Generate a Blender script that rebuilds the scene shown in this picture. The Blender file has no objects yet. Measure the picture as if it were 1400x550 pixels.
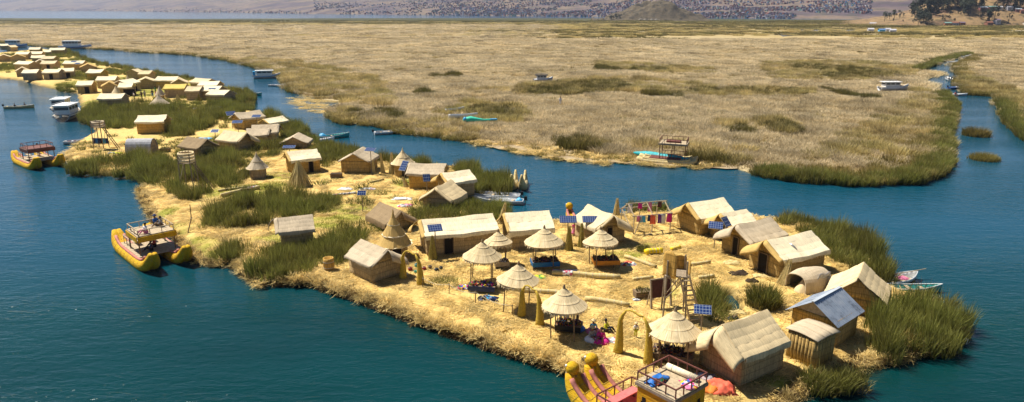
import bpy, math, random
import numpy as np
from mathutils import Vector, Matrix
R = math.radians
random.seed(7); RNG = np.random.default_rng(11)
SC = bpy.context.scene
COL = SC.collection

# ------------------------------------------------------------------ camera
CAM_H, FPX, PITCH = 20.0, 940.0, R(15.7)
cam_d = bpy.data.cameras.new('camera'); cam = bpy.data.objects.new('camera', cam_d); COL.objects.link(cam)
cam.location = (0, 0, CAM_H); cam.rotation_euler = (math.pi/2 - PITCH, 0, 0)
cam_d.sensor_width = 36; cam_d.lens = 36*FPX/1400; cam_d.clip_start = 0.5; cam_d.clip_end = 20000
SC.camera = cam
# ------------------------------------------------------------------ sky, sun, exposure
SUN_EL = R(57); SUN_AZ = math.atan2(-0.86, 0.50)
world = bpy.data.worlds.new('World'); SC.world = world; world.use_nodes = True
wn = world.node_tree.nodes; wl = world.node_tree.links
sky = wn.new('ShaderNodeTexSky'); sky.sky_type = 'NISHITA'; sky.sun_disc = False
sky.sun_elevation = SUN_EL; sky.sun_rotation = SUN_AZ; sky.altitude = 3800; sky.dust_density = 0.6
bg = wn['Background']; bg.inputs[1].default_value = 0.055
wl.new(sky.outputs[0], bg.inputs[0])
sun_d = bpy.data.lights.new('sun', 'SUN'); sun = bpy.data.objects.new('sun', sun_d); COL.objects.link(sun)
sun_d.energy = 5.0; sun_d.angle = R(0.55); sun_d.color = (1.0, 0.94, 0.84)
SDIR = Vector((math.sin(SUN_AZ)*math.cos(SUN_EL), math.cos(SUN_AZ)*math.cos(SUN_EL), math.sin(SUN_EL)))
sun.rotation_euler = (-SDIR).to_track_quat('-Z', 'Y').to_euler(); sun.location = (0, 0, 60)
SC.view_settings.view_transform = 'Standard'; SC.view_settings.look = 'None'
SC.view_settings.exposure = 0.7; SC.view_settings.gamma = 1.0; SC.view_settings.use_curve_mapping = False
SC.render.engine = 'CYCLES'; SC.cycles.use_denoising = True
SC.cycles.sample_clamp_direct = 5; SC.cycles.max_bounces = 5; SC.cycles.diffuse_bounces = 2; SC.cycles.glossy_bounces = 3; SC.cycles.transparent_max_bounces = 8

# ------------------------------------------------------------------ helpers
GZ = 0.65      # walking level of the reed islands
def G(px, py, z=GZ):
    """ground position (world x, y, z) that a survey mark (px, py) of the place stands at, on the level z"""
    a = (px-700)/FPX; b = (275-py)/FPX
    d = Vector((a, math.cos(PITCH)+b*math.sin(PITCH), -math.sin(PITCH)+b*math.cos(PITCH)))
    t = (z-CAM_H)/d.z
    return Vector((d.x*t, d.y*t, z))

class MB:
    def __init__(s): s.v = []; s.f = []; s.m = []
    def add(s, vs, fs, mi=0):
        o = len(s.v); s.v += [tuple(p) for p in vs]; s.f += [tuple(i+o for i in f) for f in fs]; s.m += [mi]*len(fs); return s
    def box(s, x0, x1, y0, y1, z0, z1, mi=0, M=None):
        vs = [Vector((x, y, z)) for z in (z0, z1) for y in (y0, y1) for x in (x0, x1)]
        if M is not None: vs = [M @ p for p in vs]
        return s.add(vs, [(0,2,3,1),(4,5,7,6),(0,1,5,4),(1,3,7,5),(3,2,6,7),(2,0,4,6)], mi)
    def bar(s, a, b, w, h=None, mi=0):
        a = Vector(a); b = Vector(b); d = b-a; h = h or w
        q = d.to_track_quat('X', 'Z').to_matrix().to_4x4(); q.translation = a
        return s.box(0, d.length, -w/2, w/2, -h/2, h/2, mi, q)
    def tube(s, pts, rad, n=8, mi=0, cap=True):
        pts = [Vector(p) for p in pts]; k = len(pts)
        if not hasattr(rad, '__len__'): rad = [rad]*k
        vs = []; fs = []
        up = None
        for i, p in enumerate(pts):
            t = (pts[min(i+1, k-1)]-pts[max(i-1, 0)]).normalized()
            if up is None:
                up = Vector((0, 0, 1)) if abs(t.z) < .9 else Vector((1, 0, 0))
            a = t.cross(up); a.normalize(); b = a.cross(t); up = b
            for j in range(n):
                c = 2*math.pi*j/n; vs.append(p+(a*math.cos(c)+b*math.sin(c))*rad[i])
        for i in range(k-1):
            for j in range(n): fs.append((i*n+j, i*n+(j+1) % n, (i+1)*n+(j+1) % n, (i+1)*n+j))
        if cap: fs.append(tuple(range(n-1, -1, -1))); fs.append(tuple(range((k-1)*n, k*n)))
        return s.add(vs, fs, mi)
    def lathe(s, prof, n=24, c=(0, 0, 0), mi=0, jit=0.0, cap=False):
        vs = []; fs = []; k = len(prof)
        for i, (r, z) in enumerate(prof):
            for j in range(n):
                a = 2*math.pi*j/n; rr = r*(1+jit*random.uniform(-1, 1)); vs.append((c[0]+rr*math.cos(a), c[1]+rr*math.sin(a), c[2]+z+jit*random.uniform(-.5, .5)))
        for i in range(k-1):
            for j in range(n): fs.append((i*n+j, i*n+(j+1) % n, (i+1)*n+(j+1) % n, (i+1)*n+j))
        if cap: fs.append(tuple(range(n-1, -1, -1))); fs.append(tuple(range((k-1)*n, k*n)))
        return s.add(vs, fs, mi)
    def sheet(s, fn, nu, nv, th=0.03, mi=0):
        """solid mat: fn(u, v) -> point, thickened along its normal"""
        P = np.array([[fn(u/nu, v/nv) for v in range(nv+1)] for u in range(nu+1)], float)
        du = np.gradient(P, axis=0); dv = np.gradient(P, axis=1); N = np.cross(du, dv)
        N /= np.maximum(np.linalg.norm(N, axis=2, keepdims=True), 1e-9)
        A = (P+N*th/2).reshape(-1, 3); B = (P-N*th/2).reshape(-1, 3); k = len(A); w = nv+1
        fs = []
        for u in range(nu):
            for v in range(nv):
                q = (u*w+v, (u+1)*w+v, (u+1)*w+v+1, u*w+v+1); fs.append(q); fs.append(tuple(i+k for i in q[::-1]))
        rim = [u*w for u in range(nu+1)]+[nu*w+v for v in range(1, nv+1)]+[u*w+nv for u in range(nu-1, -1, -1)]+[v for v in range(nv-1, 0, -1)]
        for i in range(len(rim)):
            a, b = rim[i], rim[(i+1) % len(rim)]; fs.append((b, a, a+k, b+k))
        return s.add(np.vstack([A, B]).tolist(), fs, mi)
    def build(s, name, mat, parent=None, smooth=False):
        me = bpy.data.meshes.new(name); me.from_pydata(s.v, [], s.f)
        mats = mat if isinstance(mat, (list, tuple)) else [mat]
        for m in mats: me.materials.append(M(m))
        if len(mats) > 1: me.polygons.foreach_set('material_index', s.m)
        if smooth: me.polygons.foreach_set('use_smooth', [True]*len(s.f))
        me.update()
        return link(name, me, parent)
def link(name, me, parent=None):
    o = bpy.data.objects.new(name, me); COL.objects.link(o)
    if parent is not None: o.parent = parent
    return o
def tag(o, label, cat=None, group=None, kind=None):
    o['label'] = label
    if cat: o['category'] = cat
    if group: o['group'] = group
    if kind: o['kind'] = kind
    return o
def thing(name, label, cat, loc=(0, 0, 0), rz=0, group=None):
    o = bpy.data.objects.new(name, None); COL.objects.link(o); o.empty_display_size = .3
    o.location = loc; o.rotation_euler = (0, 0, rz); return tag(o, label, cat, group)
def put(o, loc, rz=0): o.location = loc; o.rotation_euler = (0, 0, rz); return o

# ------------------------------------------------------------------ materials
MATS = {}
def M(n): return MATS[n] if isinstance(n, str) else n
class NT:
    def __init__(s, name):
        s.mat = bpy.data.materials.new(name); s.mat.use_nodes = True; s.t = s.mat.node_tree; s.n = s.t.nodes
        s.p = s.n['Principled BSDF']; MATS[name] = s.mat
        s.p.inputs['Specular IOR Level'].default_value = 0.2
    def node(s, typ, **kw):
        o = s.n.new(typ)
        for k, v in kw.items():
            if k.startswith('i_'):
                key = k[2:]; key = int(key) if key.isdigit() else key
                s.set(o, key, v)
            else: setattr(o, k, v)
        return o
    def set(s, o, key, v):
        if isinstance(v, bpy.types.NodeSocket): s.t.links.new(v, o.inputs[key])
        else: o.inputs[key].default_value = v
    def coord(s, scale, kind='Object', rot=(0, 0, 0)):
        c = s.node('ShaderNodeNewGeometry').outputs['Position'] if kind == 'World' else s.node('ShaderNodeTexCoord').outputs[kind]
        m = s.node('ShaderNodeMapping'); s.set(m, 0, c); m.inputs['Scale'].default_value = scale; m.inputs['Rotation'].default_value = rot
        return m.outputs[0]
    def noise(s, vec, scale=1, detail=3, rough=.6, dist=0):
        n = s.node('ShaderNodeTexNoise'); s.set(n, 'Vector', vec); n.inputs['Scale'].default_value = scale
        n.inputs['Detail'].default_value = detail; n.inputs['Roughness'].default_value = rough; n.inputs['Distortion'].default_value = dist
        return n.outputs[0]
    def ramp(s, fac, stops):
        r = s.node('ShaderNodeValToRGB'); s.set(r, 0, fac); e = r.color_ramp.elements
        while len(e) < len(stops): e.new(.5)
        for k, (p, c) in zip(e, stops): k.position = p; k.color = (*c, 1) if len(c) == 3 else c
        return r.outputs[0]
    def val(s, fac, a, b, c=0.0, d=1.0):
        r = s.node('ShaderNodeMapRange'); s.set(r, 0, fac); r.inputs[1].default_value = a; r.inputs[2].default_value = b
        r.inputs[3].default_value = c; r.inputs[4].default_value = d; return r.outputs[0]
    def mix(s, fac, a, b, mode='MIX'):
        m = s.node('ShaderNodeMix', data_type='RGBA', blend_type=mode)
        s.set(m, 0, fac); s.set(m, 6, a if isinstance(a, bpy.types.NodeSocket) else (*a, 1)); s.set(m, 7, b if isinstance(b, bpy.types.NodeSocket) else (*b, 1)); return m.outputs[2]
    def math(s, op, a, b=0.0):
        m = s.node('ShaderNodeMath', operation=op); s.set(m, 0, a); s.set(m, 1, b); return m.outputs[0]
    def attr(s, name):
        a = s.node('ShaderNodeAttribute'); a.attribute_name = name; return a
    def done(s, col, rough=.8, bump=None, bs=.3, bd=.02, metal=0, spec=None):
        s.set(s.p, 'Base Color', col if isinstance(col, bpy.types.NodeSocket) else (*col, 1))
        s.set(s.p, 'Roughness', rough); s.p.inputs['Metallic'].default_value = metal
        if spec is not None: s.p.inputs['Specular IOR Level'].default_value = spec
        if bump is not None:
            b = s.node('ShaderNodeBump'); s.set(b, 'Height', bump); b.inputs['Strength'].default_value = bs; b.inputs['Distance'].default_value = bd
            s.set(s.p, 'Normal', b.outputs[0])
        return s.mat
def mul(c, k): return tuple(min(1, x*k) for x in c)
def reedmat(name, col, ax, var=.35, tone=None, wear=.5):
    """woven totora mat: reeds run across axis ax; per-object tint, dirt and rain stains"""
    m = NT(name); s = [2.0, 2.0, 2.0]; s[ax] = 26.0
    fib = m.noise(m.coord(s), 1, 2, .6); blot = m.noise(m.coord((1, 1, 1)), .9, 4, .65)
    rnd = m.node('ShaderNodeObjectInfo').outputs['Random']
    c1 = m.ramp(fib, [(.25, mul(col, 1-var)), (.5, col), (.75, mul(col, 1+var*.45))])
    tone = tone or mul(col, .55)
    c2 = m.mix(m.val(blot, .46, .72, 0, wear), c1, tone)
    c3 = m.mix(m.val(rnd, 0, 1, 0, .16), c2, (.25, .17, .08))
    return m.done(c3, .85, fib, .5, .03)
def plain(name, col, rough=.6, var=.15, scale=6, metal=0, spec=.3, bs=.15):
    m = NT(name); n = m.noise(m.coord((1, 1, 1)), scale, 4, .65)
    return m.done(m.ramp(n, [(.3, mul(col, 1-var)), (.7, mul(col, 1+var))]), rough, n, bs, .01, metal, spec)

CREAM = (.92, .79, .53); TAN = (.74, .58, .33); GOLD = (.60, .40, .13); GREY = (.54, .44, .30); BROWN = (.29, .205, .11)
for n, c in dict(cream=CREAM, tan=TAN, gold=GOLD, grey=GREY, brown=BROWN, yellow=(.72, .54, .13), pale=(.72, .59, .36)).items():
    reedmat('roof_'+n, c, 0, .3, wear=.35 if n == 'cream' else .55)
    for ax, t in ((0, 'x'), (1, 'y')): pass
for n, c in dict(gold=(.47, .31, .105), tan=(.46, .33, .16), grey=(.36, .28, .175), ochre=(.55, .33, .08)).items():
    m = NT('wall_'+n)
    fib = m.noise(m.coord((24, 24, 1.2)), 1, 2, .6); blot = m.noise(m.coord((1, 1, 1)), 1.1, 4, .6); band = m.node('ShaderNodeTexWave', wave_type='BANDS', bands_direction='Z')
    m.set(band, 'Vector', m.coord((1, 1, 1))); band.inputs['Scale'].default_value = .75; band.inputs['Distortion'].default_value = 1.2
    c1 = m.ramp(fib, [(.3, mul(c, .5)), (.5, c), (.7, mul(c, 1.35))])
    c1 = m.mix(m.val(band.outputs[1], .88, 1, 0, .55), c1, mul(c, .4)); c1 = m.mix(m.val(blot, .5, .75, 0, .5), c1, mul(c, .5))
    m.done(c1, .9, fib, .9, .06)
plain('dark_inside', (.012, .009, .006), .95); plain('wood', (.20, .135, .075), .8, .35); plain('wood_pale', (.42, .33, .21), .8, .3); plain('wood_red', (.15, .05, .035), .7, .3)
plain('wood_grey', (.27, .215, .15), .85, .35); pass
m = NT('paint_yellow'); fy_ = m.noise(m.coord((1.2, 16, 16)), 1, 3, .65); by_ = m.noise(m.coord((1, 1, 1)), 1.3, 5, .7); c = m.ramp(fy_, [(.3, (.34, .18, .008)), (.5, (.62, .36, .012)), (.72, (.74, .47, .04))]); m.done(m.mix(m.val(by_, .5, .72, 0, .6), c, (.30, .19, .05)), .8, fy_, .8, .04, spec=.15)
plain('paint_pink', (.46, .17, .13), .7, .25, 5); plain('paint_red', (.40, .035, .03), .6)
plain('white', (.75, .75, .73), .45, .08, 2); plain('hull_grey', (.58, .60, .62), .5, .2, 3); plain('blue', (.02, .13, .42), .5, .15); plain('navy', (.015, .03, .10), .4, .1)
plain('sky_blue', (.05, .35, .62), .5, .12); plain('teal', (.02, .36, .34), .55, .2); plain('mint', (.05, .55, .38), .6, .15); plain('black', (.012, .012, .013), .5, .2); plain('rope', (.55, .48, .34), .9)
plain('skin', (.26, .13, .075), .6, .1); plain('hat_straw', (.62, .48, .24), .9); plain('magenta', (.60, .02, .22), .8); plain('orange', (.72, .20, .03), .8); plain('coral', (.72, .13, .07), .8, .3, 4)
plain('lime', (.62, .62, .03), .8); plain('green_cloth', (.03, .25, .07), .8); plain('purple', (.14, .035, .24), .8); plain('white_cloth', (.72, .70, .68), .9, .15); plain('pink_cloth', (.68, .20, .33), .9)
plain('grey_cloth', (.30, .30, .31), .9, .3); plain('metal_grey', (.35, .36, .37), .4, .15, 4, .6); plain('earth', (.045, .028, .014), .95, .5); plain('glass_dark', (.03, .04, .055), .12, .1, spec=.6); plain('orange_paint', (.62, .23, .02), .55, .2)
plain('log_reed', (.56, .44, .19), .85, .3, 9); plain('maroon', (.085, .03, .028), .8, .3); plain('plaster', (.50, .42, .35), .85, .15); plain('brick_red', (.28, .12, .075), .9, .2); plain('roof_tin', (.42, .46, .5), .45, .15, .5); plain('soil', (.30, .22, .11), .95, .3)
plain('table_blue', (.02, .14, .34), .6); plain('crafts', (.06, .035, .03), .9, .8, 30)
m = NT('corrugated'); w = m.node('ShaderNodeTexWave', wave_type='BANDS', bands_direction='X'); m.set(w, 'Vector', m.coord((1, 1, 1))); w.inputs['Scale'].default_value = 3.2
n = m.noise(m.coord((1, 1, 1)), 1.5, 5, .7); m.done(m.ramp(n, [(.35, (.22, .25, .29)), (.5, (.40, .46, .54)), (.68, (.52, .56, .60))]), .38, w.outputs[1], .7, .03, .55)
m = NT('solar'); b = m.node('ShaderNodeTexBrick', offset=0); m.set(b, 'Vector', m.coord((1, 1, 1))); b.inputs['Scale'].default_value = 1; b.inputs['Brick Width'].default_value = .19; b.inputs['Row Height'].default_value = .19
b.inputs['Mortar Size'].default_value = .012; b.inputs['Color1'].default_value = (.012, .03, .12, 1); b.inputs['Color2'].default_value = (.016, .04, .15, 1); b.inputs['Mortar'].default_value = (.25, .30, .38, 1); m.done(b.outputs[0], .15, spec=.5)
def patterned(name, cols, scale=5):
    m = NT(name); v = m.node('ShaderNodeTexVoronoi'); m.set(v, 'Vector', m.coord((1, 1, 1))); v.inputs['Scale'].default_value = scale
    sep = m.node('ShaderNodeSeparateColor'); m.set(sep, 0, v.outputs['Color'])
    r = m.node('ShaderNodeValToRGB'); m.set(r, 0, sep.outputs[0]); r.color_ramp.interpolation = 'CONSTANT'; e = r.color_ramp.elements
    while len(e) < len(cols): e.new(.5)
    for i, c in enumerate(cols): e[i].position = i/len(cols); e[i].color = (*c, 1)
    m.done(r.outputs[0], .9)
patterned('weave_a', [(.6, .02, .2), (.7, .7, .65), (.05, .1, .4), (.65, .5, .03), (.03, .2, .08), (.4, .02, .03)], 6)
patterned('weave_b', [(.7, .7, .66), (.25, .25, .27), (.7, .7, .66), (.5, .1, .15)], 5)
patterned('weave_c', [(.05, .02, .03), (.3, .05, .03), (.02, .03, .1), (.35, .22, .03), (.02, .1, .05), (.08, .04, .02)], 9)
patterned('weave_d', [(.55, .55, .05), (.1, .3, .05), (.65, .6, .1), (.05, .15, .04)], 5)

# reeds: colour varies plant by plant and in large patches of the bed; tips are drier, stems darkened to paint shade deep in the bed
def reedblade(name, base, tip, alt, patch=.05):
    m = NT(name); rnd = m.node('ShaderNodeObjectInfo').outputs['Random']
    big = m.noise(m.coord((1, 1, 1), 'World'), patch, 4, .6); t = m.attr('tip').outputs['Fac']; own = m.attr('own').outputs['Fac']
    c = m.mix(t, base, tip); c = m.mix(m.val(big, .40, .66, 0, .85), c, alt)
    k = m.math('MULTIPLY', m.val(rnd, 0, 1, .62, 1.25), m.val(own, 0, 1, .65, 1.3))
    hsv = m.node('ShaderNodeHueSaturation'); m.set(hsv, 'Value', k); m.set(hsv, 'Color', c)
    m.done(hsv.outputs[0], .6, spec=.25)
    tr = m.node('ShaderNodeBsdfTranslucent'); m.set(tr, 0, hsv.outputs[0]); mx = m.node('ShaderNodeMixShader'); mx.inputs[0].default_value = .4
    m.t.links.new(m.p.outputs[0], mx.inputs[1]); m.t.links.new(tr.outputs[0], mx.inputs[2]); m.t.links.new(mx.outputs[0], m.n['Material Output'].inputs[0])
reedblade('reed_green', (.042, .062, .011), (.28, .28, .058), (.21, .185, .045), .22)
reedblade('reed_olive', (.13, .105, .025), (.46, .34, .10), (.20, .18, .045), .10)
reedblade('reed_dry', (.40, .305, .148), (.82, .675, .42), (.53, .42, .235), .022)
reedblade('reed_gold', (.36, .265, .095), (.66, .51, .22), (.40, .34, .12), .05)
reedblade('reed_dark', (.07, .062, .015), (.24, .19, .05), (.13, .12, .03), .08)
reedblade('rotten', (.10, .062, .024), (.26, .17, .062), (.16, .10, .04), .6)
reedblade('straw', (.70, .50, .17), (.90, .70, .31), (.62, .45, .15), .5)
# ------------------------------------------------------------------ ground: lake, reed islands, marsh, hills
_lat = RNG.random((256, 256))
def vnoise(x, y):
    xi = np.floor(x).astype(int); yi = np.floor(y).astype(int); fx = x-xi; fy = y-yi
    fx = fx*fx*(3-2*fx); fy = fy*fy*(3-2*fy); g = lambda a, b: _lat[a % 256, b % 256]
    return (g(xi, yi)*(1-fx)+g(xi+1, yi)*fx)*(1-fy)+(g(xi, yi+1)*(1-fx)+g(xi+1, yi+1)*fx)*fy
def fbm(x, y, o=4):
    s = 0; a = .5
    for k in range(o): s = s+a*vnoise(x*2**k+17*k, y*2**k+31*k); a *= .5
    return s
def poly(px, z=0.0): return np.array([[*G(a, b, z)[:2]] for a, b in px])
def rough_edge(P, amp, seg):
    """break long straight shore stretches into an irregular line"""
    out = []
    for i in range(len(P)):
        a, b = P[i], P[(i+1) % len(P)]; d = np.hypot(*(b-a)); n = max(1, min(60, int(d/seg))); nn = np.array([-(b-a)[1], (b-a)[0]])/max(d, 1e-6)
        for k in range(n):
            q = a+(b-a)*k/n; w = (vnoise(np.array([q[0]*.8/seg]), np.array([q[1]*.8/seg]))[0]-.5)*2*amp
            out.append(q+nn*(w if k else 0))
    return np.array(out)
def sdist(x, y, P):
    """signed distance to polygon, positive inside"""
    d = np.full(x.shape, 1e9); ins = np.zeros(x.shape, bool); n = len(P)
    for i in range(n):
        ax, ay = P[i]; bx, by = P[(i+1) % n]; ex, ey = bx-ax, by-ay; L = ex*ex+ey*ey+1e-12
        t = np.clip(((x-ax)*ex+(y-ay)*ey)/L, 0, 1); d = np.minimum(d, (x-ax-t*ex)**2+(y-ay-t*ey)**2)
        if ay != by: ins ^= ((ay > y) != (by > y)) & (x < (bx-ax)*(y-ay)/(by-ay)+ax)
    return np.where(ins, 1, -1)*np.sqrt(d)
def mesh_np(name, V, Q, mat, attrs={}, smooth=True):
    me = bpy.data.meshes.new(name); me.vertices.add(len(V)); me.vertices.foreach_set('co', np.asarray(V, np.float32).ravel())
    k = Q.shape[1]; me.loops.add(Q.size); me.loops.foreach_set('vertex_index', Q.astype(np.int32).ravel()); me.polygons.add(len(Q))
    me.polygons.foreach_set('loop_start', np.arange(0, Q.size, k, dtype=np.int32))
    me.polygons.foreach_set('use_smooth', np.full(len(Q), smooth))
    for a, val in attrs.items():
        at = me.attributes.new(a, 'FLOAT', 'POINT'); at.data.foreach_set('value', np.asarray(val, np.float32))
    me.materials.append(M(mat)); me.update(calc_edges=True); return me
def heightgrid(x0, x1, y0, y1, st):
    xs = np.arange(x0, x1+st, st); ys = np.arange(y0, y1+st, st); X, Y = np.meshgrid(xs, ys); return X, Y
def gridmesh(name, X, Y, Z, keep, mat, attrs={}):
    h, w = X.shape; idx = np.arange(h*w).reshape(h, w)
    Q = np.stack([idx[:-1, :-1], idx[:-1, 1:], idx[1:, 1:], idx[1:, :-1]], -1).reshape(-1, 4)
    kq = keep.ravel()[Q].any(1); Q = Q[kq]; used = np.unique(Q); mp = np.full(h*w, -1); mp[used] = np.arange(len(used))
    V = np.stack([X.ravel(), Y.ravel(), Z.ravel()], 1)[used]
    return mesh_np(name, V, mp[Q], mat, {k: v.ravel()[used] for k, v in attrs.items()})

# lake -----------------------------------------------------------------
m = NT('lake_water')
w1 = m.noise(m.coord((.55, 1.5, 1), 'World', (0, 0, R(22))), 1.0, 2, .5, .5); w2 = m.noise(m.coord((1.6, 3.6, 1), 'World', (0, 0, R(14))), 1.0, 3, .6, .4)
w3 = m.noise(m.coord((.035, .055, 1), 'World'), 1, 4, .55); w4 = m.noise(m.coord((.012, .09, 1), 'World', (0, 0, R(8))), 1, 3, .5)
hgt = m.math('ADD', m.math('MULTIPLY', w1, .62), m.math('MULTIPLY', w2, .38)); hgt = m.math('MULTIPLY', hgt, m.val(w4, .35, .6, .45, 1.25))
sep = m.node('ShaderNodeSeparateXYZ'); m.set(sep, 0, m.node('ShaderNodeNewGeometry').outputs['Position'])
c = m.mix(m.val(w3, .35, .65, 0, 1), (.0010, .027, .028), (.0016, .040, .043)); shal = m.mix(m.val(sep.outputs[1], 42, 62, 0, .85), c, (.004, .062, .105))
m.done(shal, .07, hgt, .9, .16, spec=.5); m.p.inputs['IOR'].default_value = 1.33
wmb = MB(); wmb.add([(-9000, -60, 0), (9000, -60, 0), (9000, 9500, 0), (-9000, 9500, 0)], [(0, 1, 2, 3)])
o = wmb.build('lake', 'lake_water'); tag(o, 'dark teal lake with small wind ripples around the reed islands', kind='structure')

# reed islands ---------------------------------------------------------
ISL_PX = [(-60,108),(0,107),(30,110),(60,119),(85,124),(104,127),(108,140),(113,158),(128,180),(112,190),(92,203),(82,214),(90,227),(103,236),(130,240),(165,240),(200,247),(189,258),(191,270),(200,283),(209,304),(238,326),(265,353),
 (284,362),(310,361),(323,368),(337,381),(356,391),(373,387),(400,388),(427,388),(457,398),(509,416),(560,435),(611,454),(671,473),(736,495),(783,510),(830,535),(880,575),(960,600),(1060,565),(1095,541),(1110,528),(1135,521),(1172,504),
 (1197,497),(1237,485),(1286,480),(1307,466),(1312,436),(1296,418),(1266,402),(1222,397),(1206,389),(1208,376),(1192,354),(1182,331),(1133,314),(1079,302),(1030,297),(985,292),(930,292),(900,292),(860,291),(815,300),(770,303),(745,304),(700,306),
 (694,298),(690,288),(660,283),(640,283),(628,276),(640,268),(668,268),(696,265),(697,257),(668,243),(640,232),(615,229),(590,231),(560,228),(530,219),(505,221),(492,216),(478,208),(452,205),(430,198),(412,181),(384,167),(362,157),(345,152),(345,134),(338,126),
 (312,120),(288,115),(255,108),(225,103),(190,97),(150,91),(122,84),(110,79),(96,72),(62,68),(30,64),(0,62),(-60,62)]
ISL = rough_edge(poly(ISL_PX, .15), .28, .7)
POND = rough_edge(poly([(975,402),(984,399),(1000,398),(1008,405),(1012,418),(1004,428),(992,436),(985,428),(978,415)], .4), .12, .5)
GREEN = [(262,335,40,12),(240,312,24,9),(300,348,34,9),(228,290,14,8),(330,262,50,9),(440,305,46,9),(470,300,30,8),(388,325,40,8),(560,250,22,5),(365,255,30,7),(250,145,30,4),(120,140,12,4),(190,130,30,3),(880,338,30,6),(855,348,26,5),(1050,520,60,8),(905,400,22,7),(640,300,50,6),(1110,520,30,6),(150,112,60,7),(230,122,70,9),(60,88,60,9),(60,76,60,5),(330,190,50,9),(390,240,50,5),(480,285,50,6)]
m = NT('island_straw')
fa = m.noise(m.coord((9, 1.2, 4), 'World', (0, 0, R(25))), 1, 4, .7, .6); fb = m.noise(m.coord((1.3, 10, 4), 'World', (0, 0, R(-20))), 1, 4, .7, .6); pt = m.noise(m.coord((1, 1, 1), 'World'), .22, 4, .6); pm = m.noise(m.coord((1, 1, 1), 'World'), 1.6, 3, .6)
fib = m.math('ADD', m.math('MULTIPLY', fa, .5), m.math('MULTIPLY', fb, .5))
c = m.ramp(fib, [(.34, (.36, .235, .07)), (.47, (.62, .43, .135)), (.62, (.78, .58, .22))])
c = m.mix(m.val(pt, .48, .66, 0, .45), c, (.44, .31, .105)); c = m.mix(m.val(pm, .56, .72, 0, .4), c, (.30, .195, .07))
grs = m.ramp(fib, [(.35, (.12, .13, .014)), (.6, (.34, .335, .04))])
c = m.mix(m.math('MULTIPLY', m.attr('green').outputs['Fac'], m.val(pm, .3, .55, .45, 1)), c, grs)
c = m.mix(m.val(m.attr('wet').outputs['Fac'], 0, 1, 0, .9), c, (.055, .036, .015))
m.done(c, .9, fib, .8, .08)
def island(name, x0, x1, y0, y1, st, label):
    X, Y = heightgrid(x0, x1, y0, y1, st); d = sdist(X, Y, ISL)
    d = d+(fbm(X*.9, Y*.9)-.47)*.9; pd = sdist(X, Y, POND)+(fbm(X*2, Y*2)-.47)*.25
    t = np.clip(d/1.5, 0, 1); z = -.25+(GZ+.25)*(1-(1-t)**2.2); z = np.where(d <= 0, -.25+d*.6, z)
    t2 = np.clip(-pd/.5, 0, 1); z = np.where(pd > 0, -.3, np.minimum(z, -.3+(GZ+.3)*t2**.6))
    z = z+(fbm(X*1.7, Y*1.7)-.47)*.10*np.clip(d, 0, 1)-.02+(RNG.random(X.shape)-.5)*.035*(st < .5)
    green = np.zeros(X.shape)
    for gx, gy, rx, ry in GREEN:
        c = G(gx, gy); a = G(gx+rx, gy); b = G(gx, gy-ry); e = ((X-c.x)/max(a.x-c.x, .5))**2+((Y-c.y)/max(b.y-c.y, .5))**2; green = np.maximum(green, np.clip(1.5-e, 0, 1))
    wet = np.clip(1.15-(z-.02)/.50, 0, 1)*np.clip(.35+fbm(X*2.3, Y*2.3)*1.4, 0, 1)
    me = gridmesh(name, X, Y, z, d > -.6, 'island_straw', dict(green=green*np.clip(fbm(X*.6, Y*.6)*3-.35, 0, 1), wet=wet))
    o = link(name, me); tag(o, label, kind='structure'); return o
island('island_ground', -92, 44, 28, 105, .25, 'golden straw ground of the reed island with the parasols')
o = island('village_ground', -230, -36, 104.4, 400, .8, 'straw ground of the far reed village')

# marsh ----------------------------------------------------------------
MARSH_PX = [(-300,60),(0,56),(60,64),(115,66),(160,68.5),(200,72),(260,75),(290,78),(330,87),(350,93),(372,101),(385,111),(393,124),(408,129),(440,136),(470,141),(452,148),(447,156),(452,163),(469,169),(512,171),(551,184),(597,188),(637,193),(683,201),(729,206),(761,214),
 (800,217),(864,220),(920,226),(1006,230),(1027,237),(1074,245),(1164,252),(1220,251),(1254,249),(1288,239),(1299,219),(1296,184),(1302,165),(1308,146),(1293,129),(1275,118),(1263,109),(1290,103),(1287,99),(1262,97),(1264,92),(1290,84),(1314,78.5),(1331,74),
 (1334,75.5),(1320,81),(1306,88),(1304,94),(1312,107),(1303,114),(1320,129),(1359,131),(1366,146),(1374,167),(1400,189),(1480,235),(1750,260),(1900,60),(1700,30),(1180,27.5),(900,25.5),(700,25),(500,25),(250,26),(0,25),(-300,25)]
MAR = rough_edge(poly(MARSH_PX, .1), .8, 2.0)
from mathutils.geometry import tessellate_polygon
m = NT('marsh_bed')
s1 = m.noise(m.coord((.35, .35, 1), 'World'), 1, 5, .75); s2 = m.noise(m.coord((.018, .05, 1), 'World'), 1, 5, .65); s3 = m.noise(m.coord((.004, .022, 1), 'World'), 1, 5, .7); s4 = m.noise(m.coord((.006, .03, 1), 'World', (0, 0, .2)), 1, 4, .6)
sep = m.node('ShaderNodeSeparateXYZ'); m.set(sep, 0, m.node('ShaderNodeNewGeometry').outputs['Position'])
c = m.ramp(s1, [(.3, (.27, .20, .095)), (.5, (.43, .34, .18)), (.7, (.55, .44, .25))])
c = m.mix(m.val(s2, .45, .68, 0, .7), c, (.42, .30, .10))
far = m.val(sep.outputs[1], 380, 620, 0, 1)
gold = m.mix(m.val(s4, .42, .6, 0, 1), c, (.36, .265, .10)); grn = m.mix(m.val(s3, .52, .58, 0, .55), gold, (.10, .09, .026))
vf = m.val(sep.outputs[1], 820, 1000, 0, .30); thr = m.math('ADD', s3, vf); grn2 = m.mix(m.val(thr, .60, .70, 0, .95), grn, (.045, .050, .016))
m.done(m.mix(far, c, grn2), .95, s1, .9, .5)
tri = tessellate_polygon([[Vector((*p, 0)) for p in MAR]])
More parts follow.
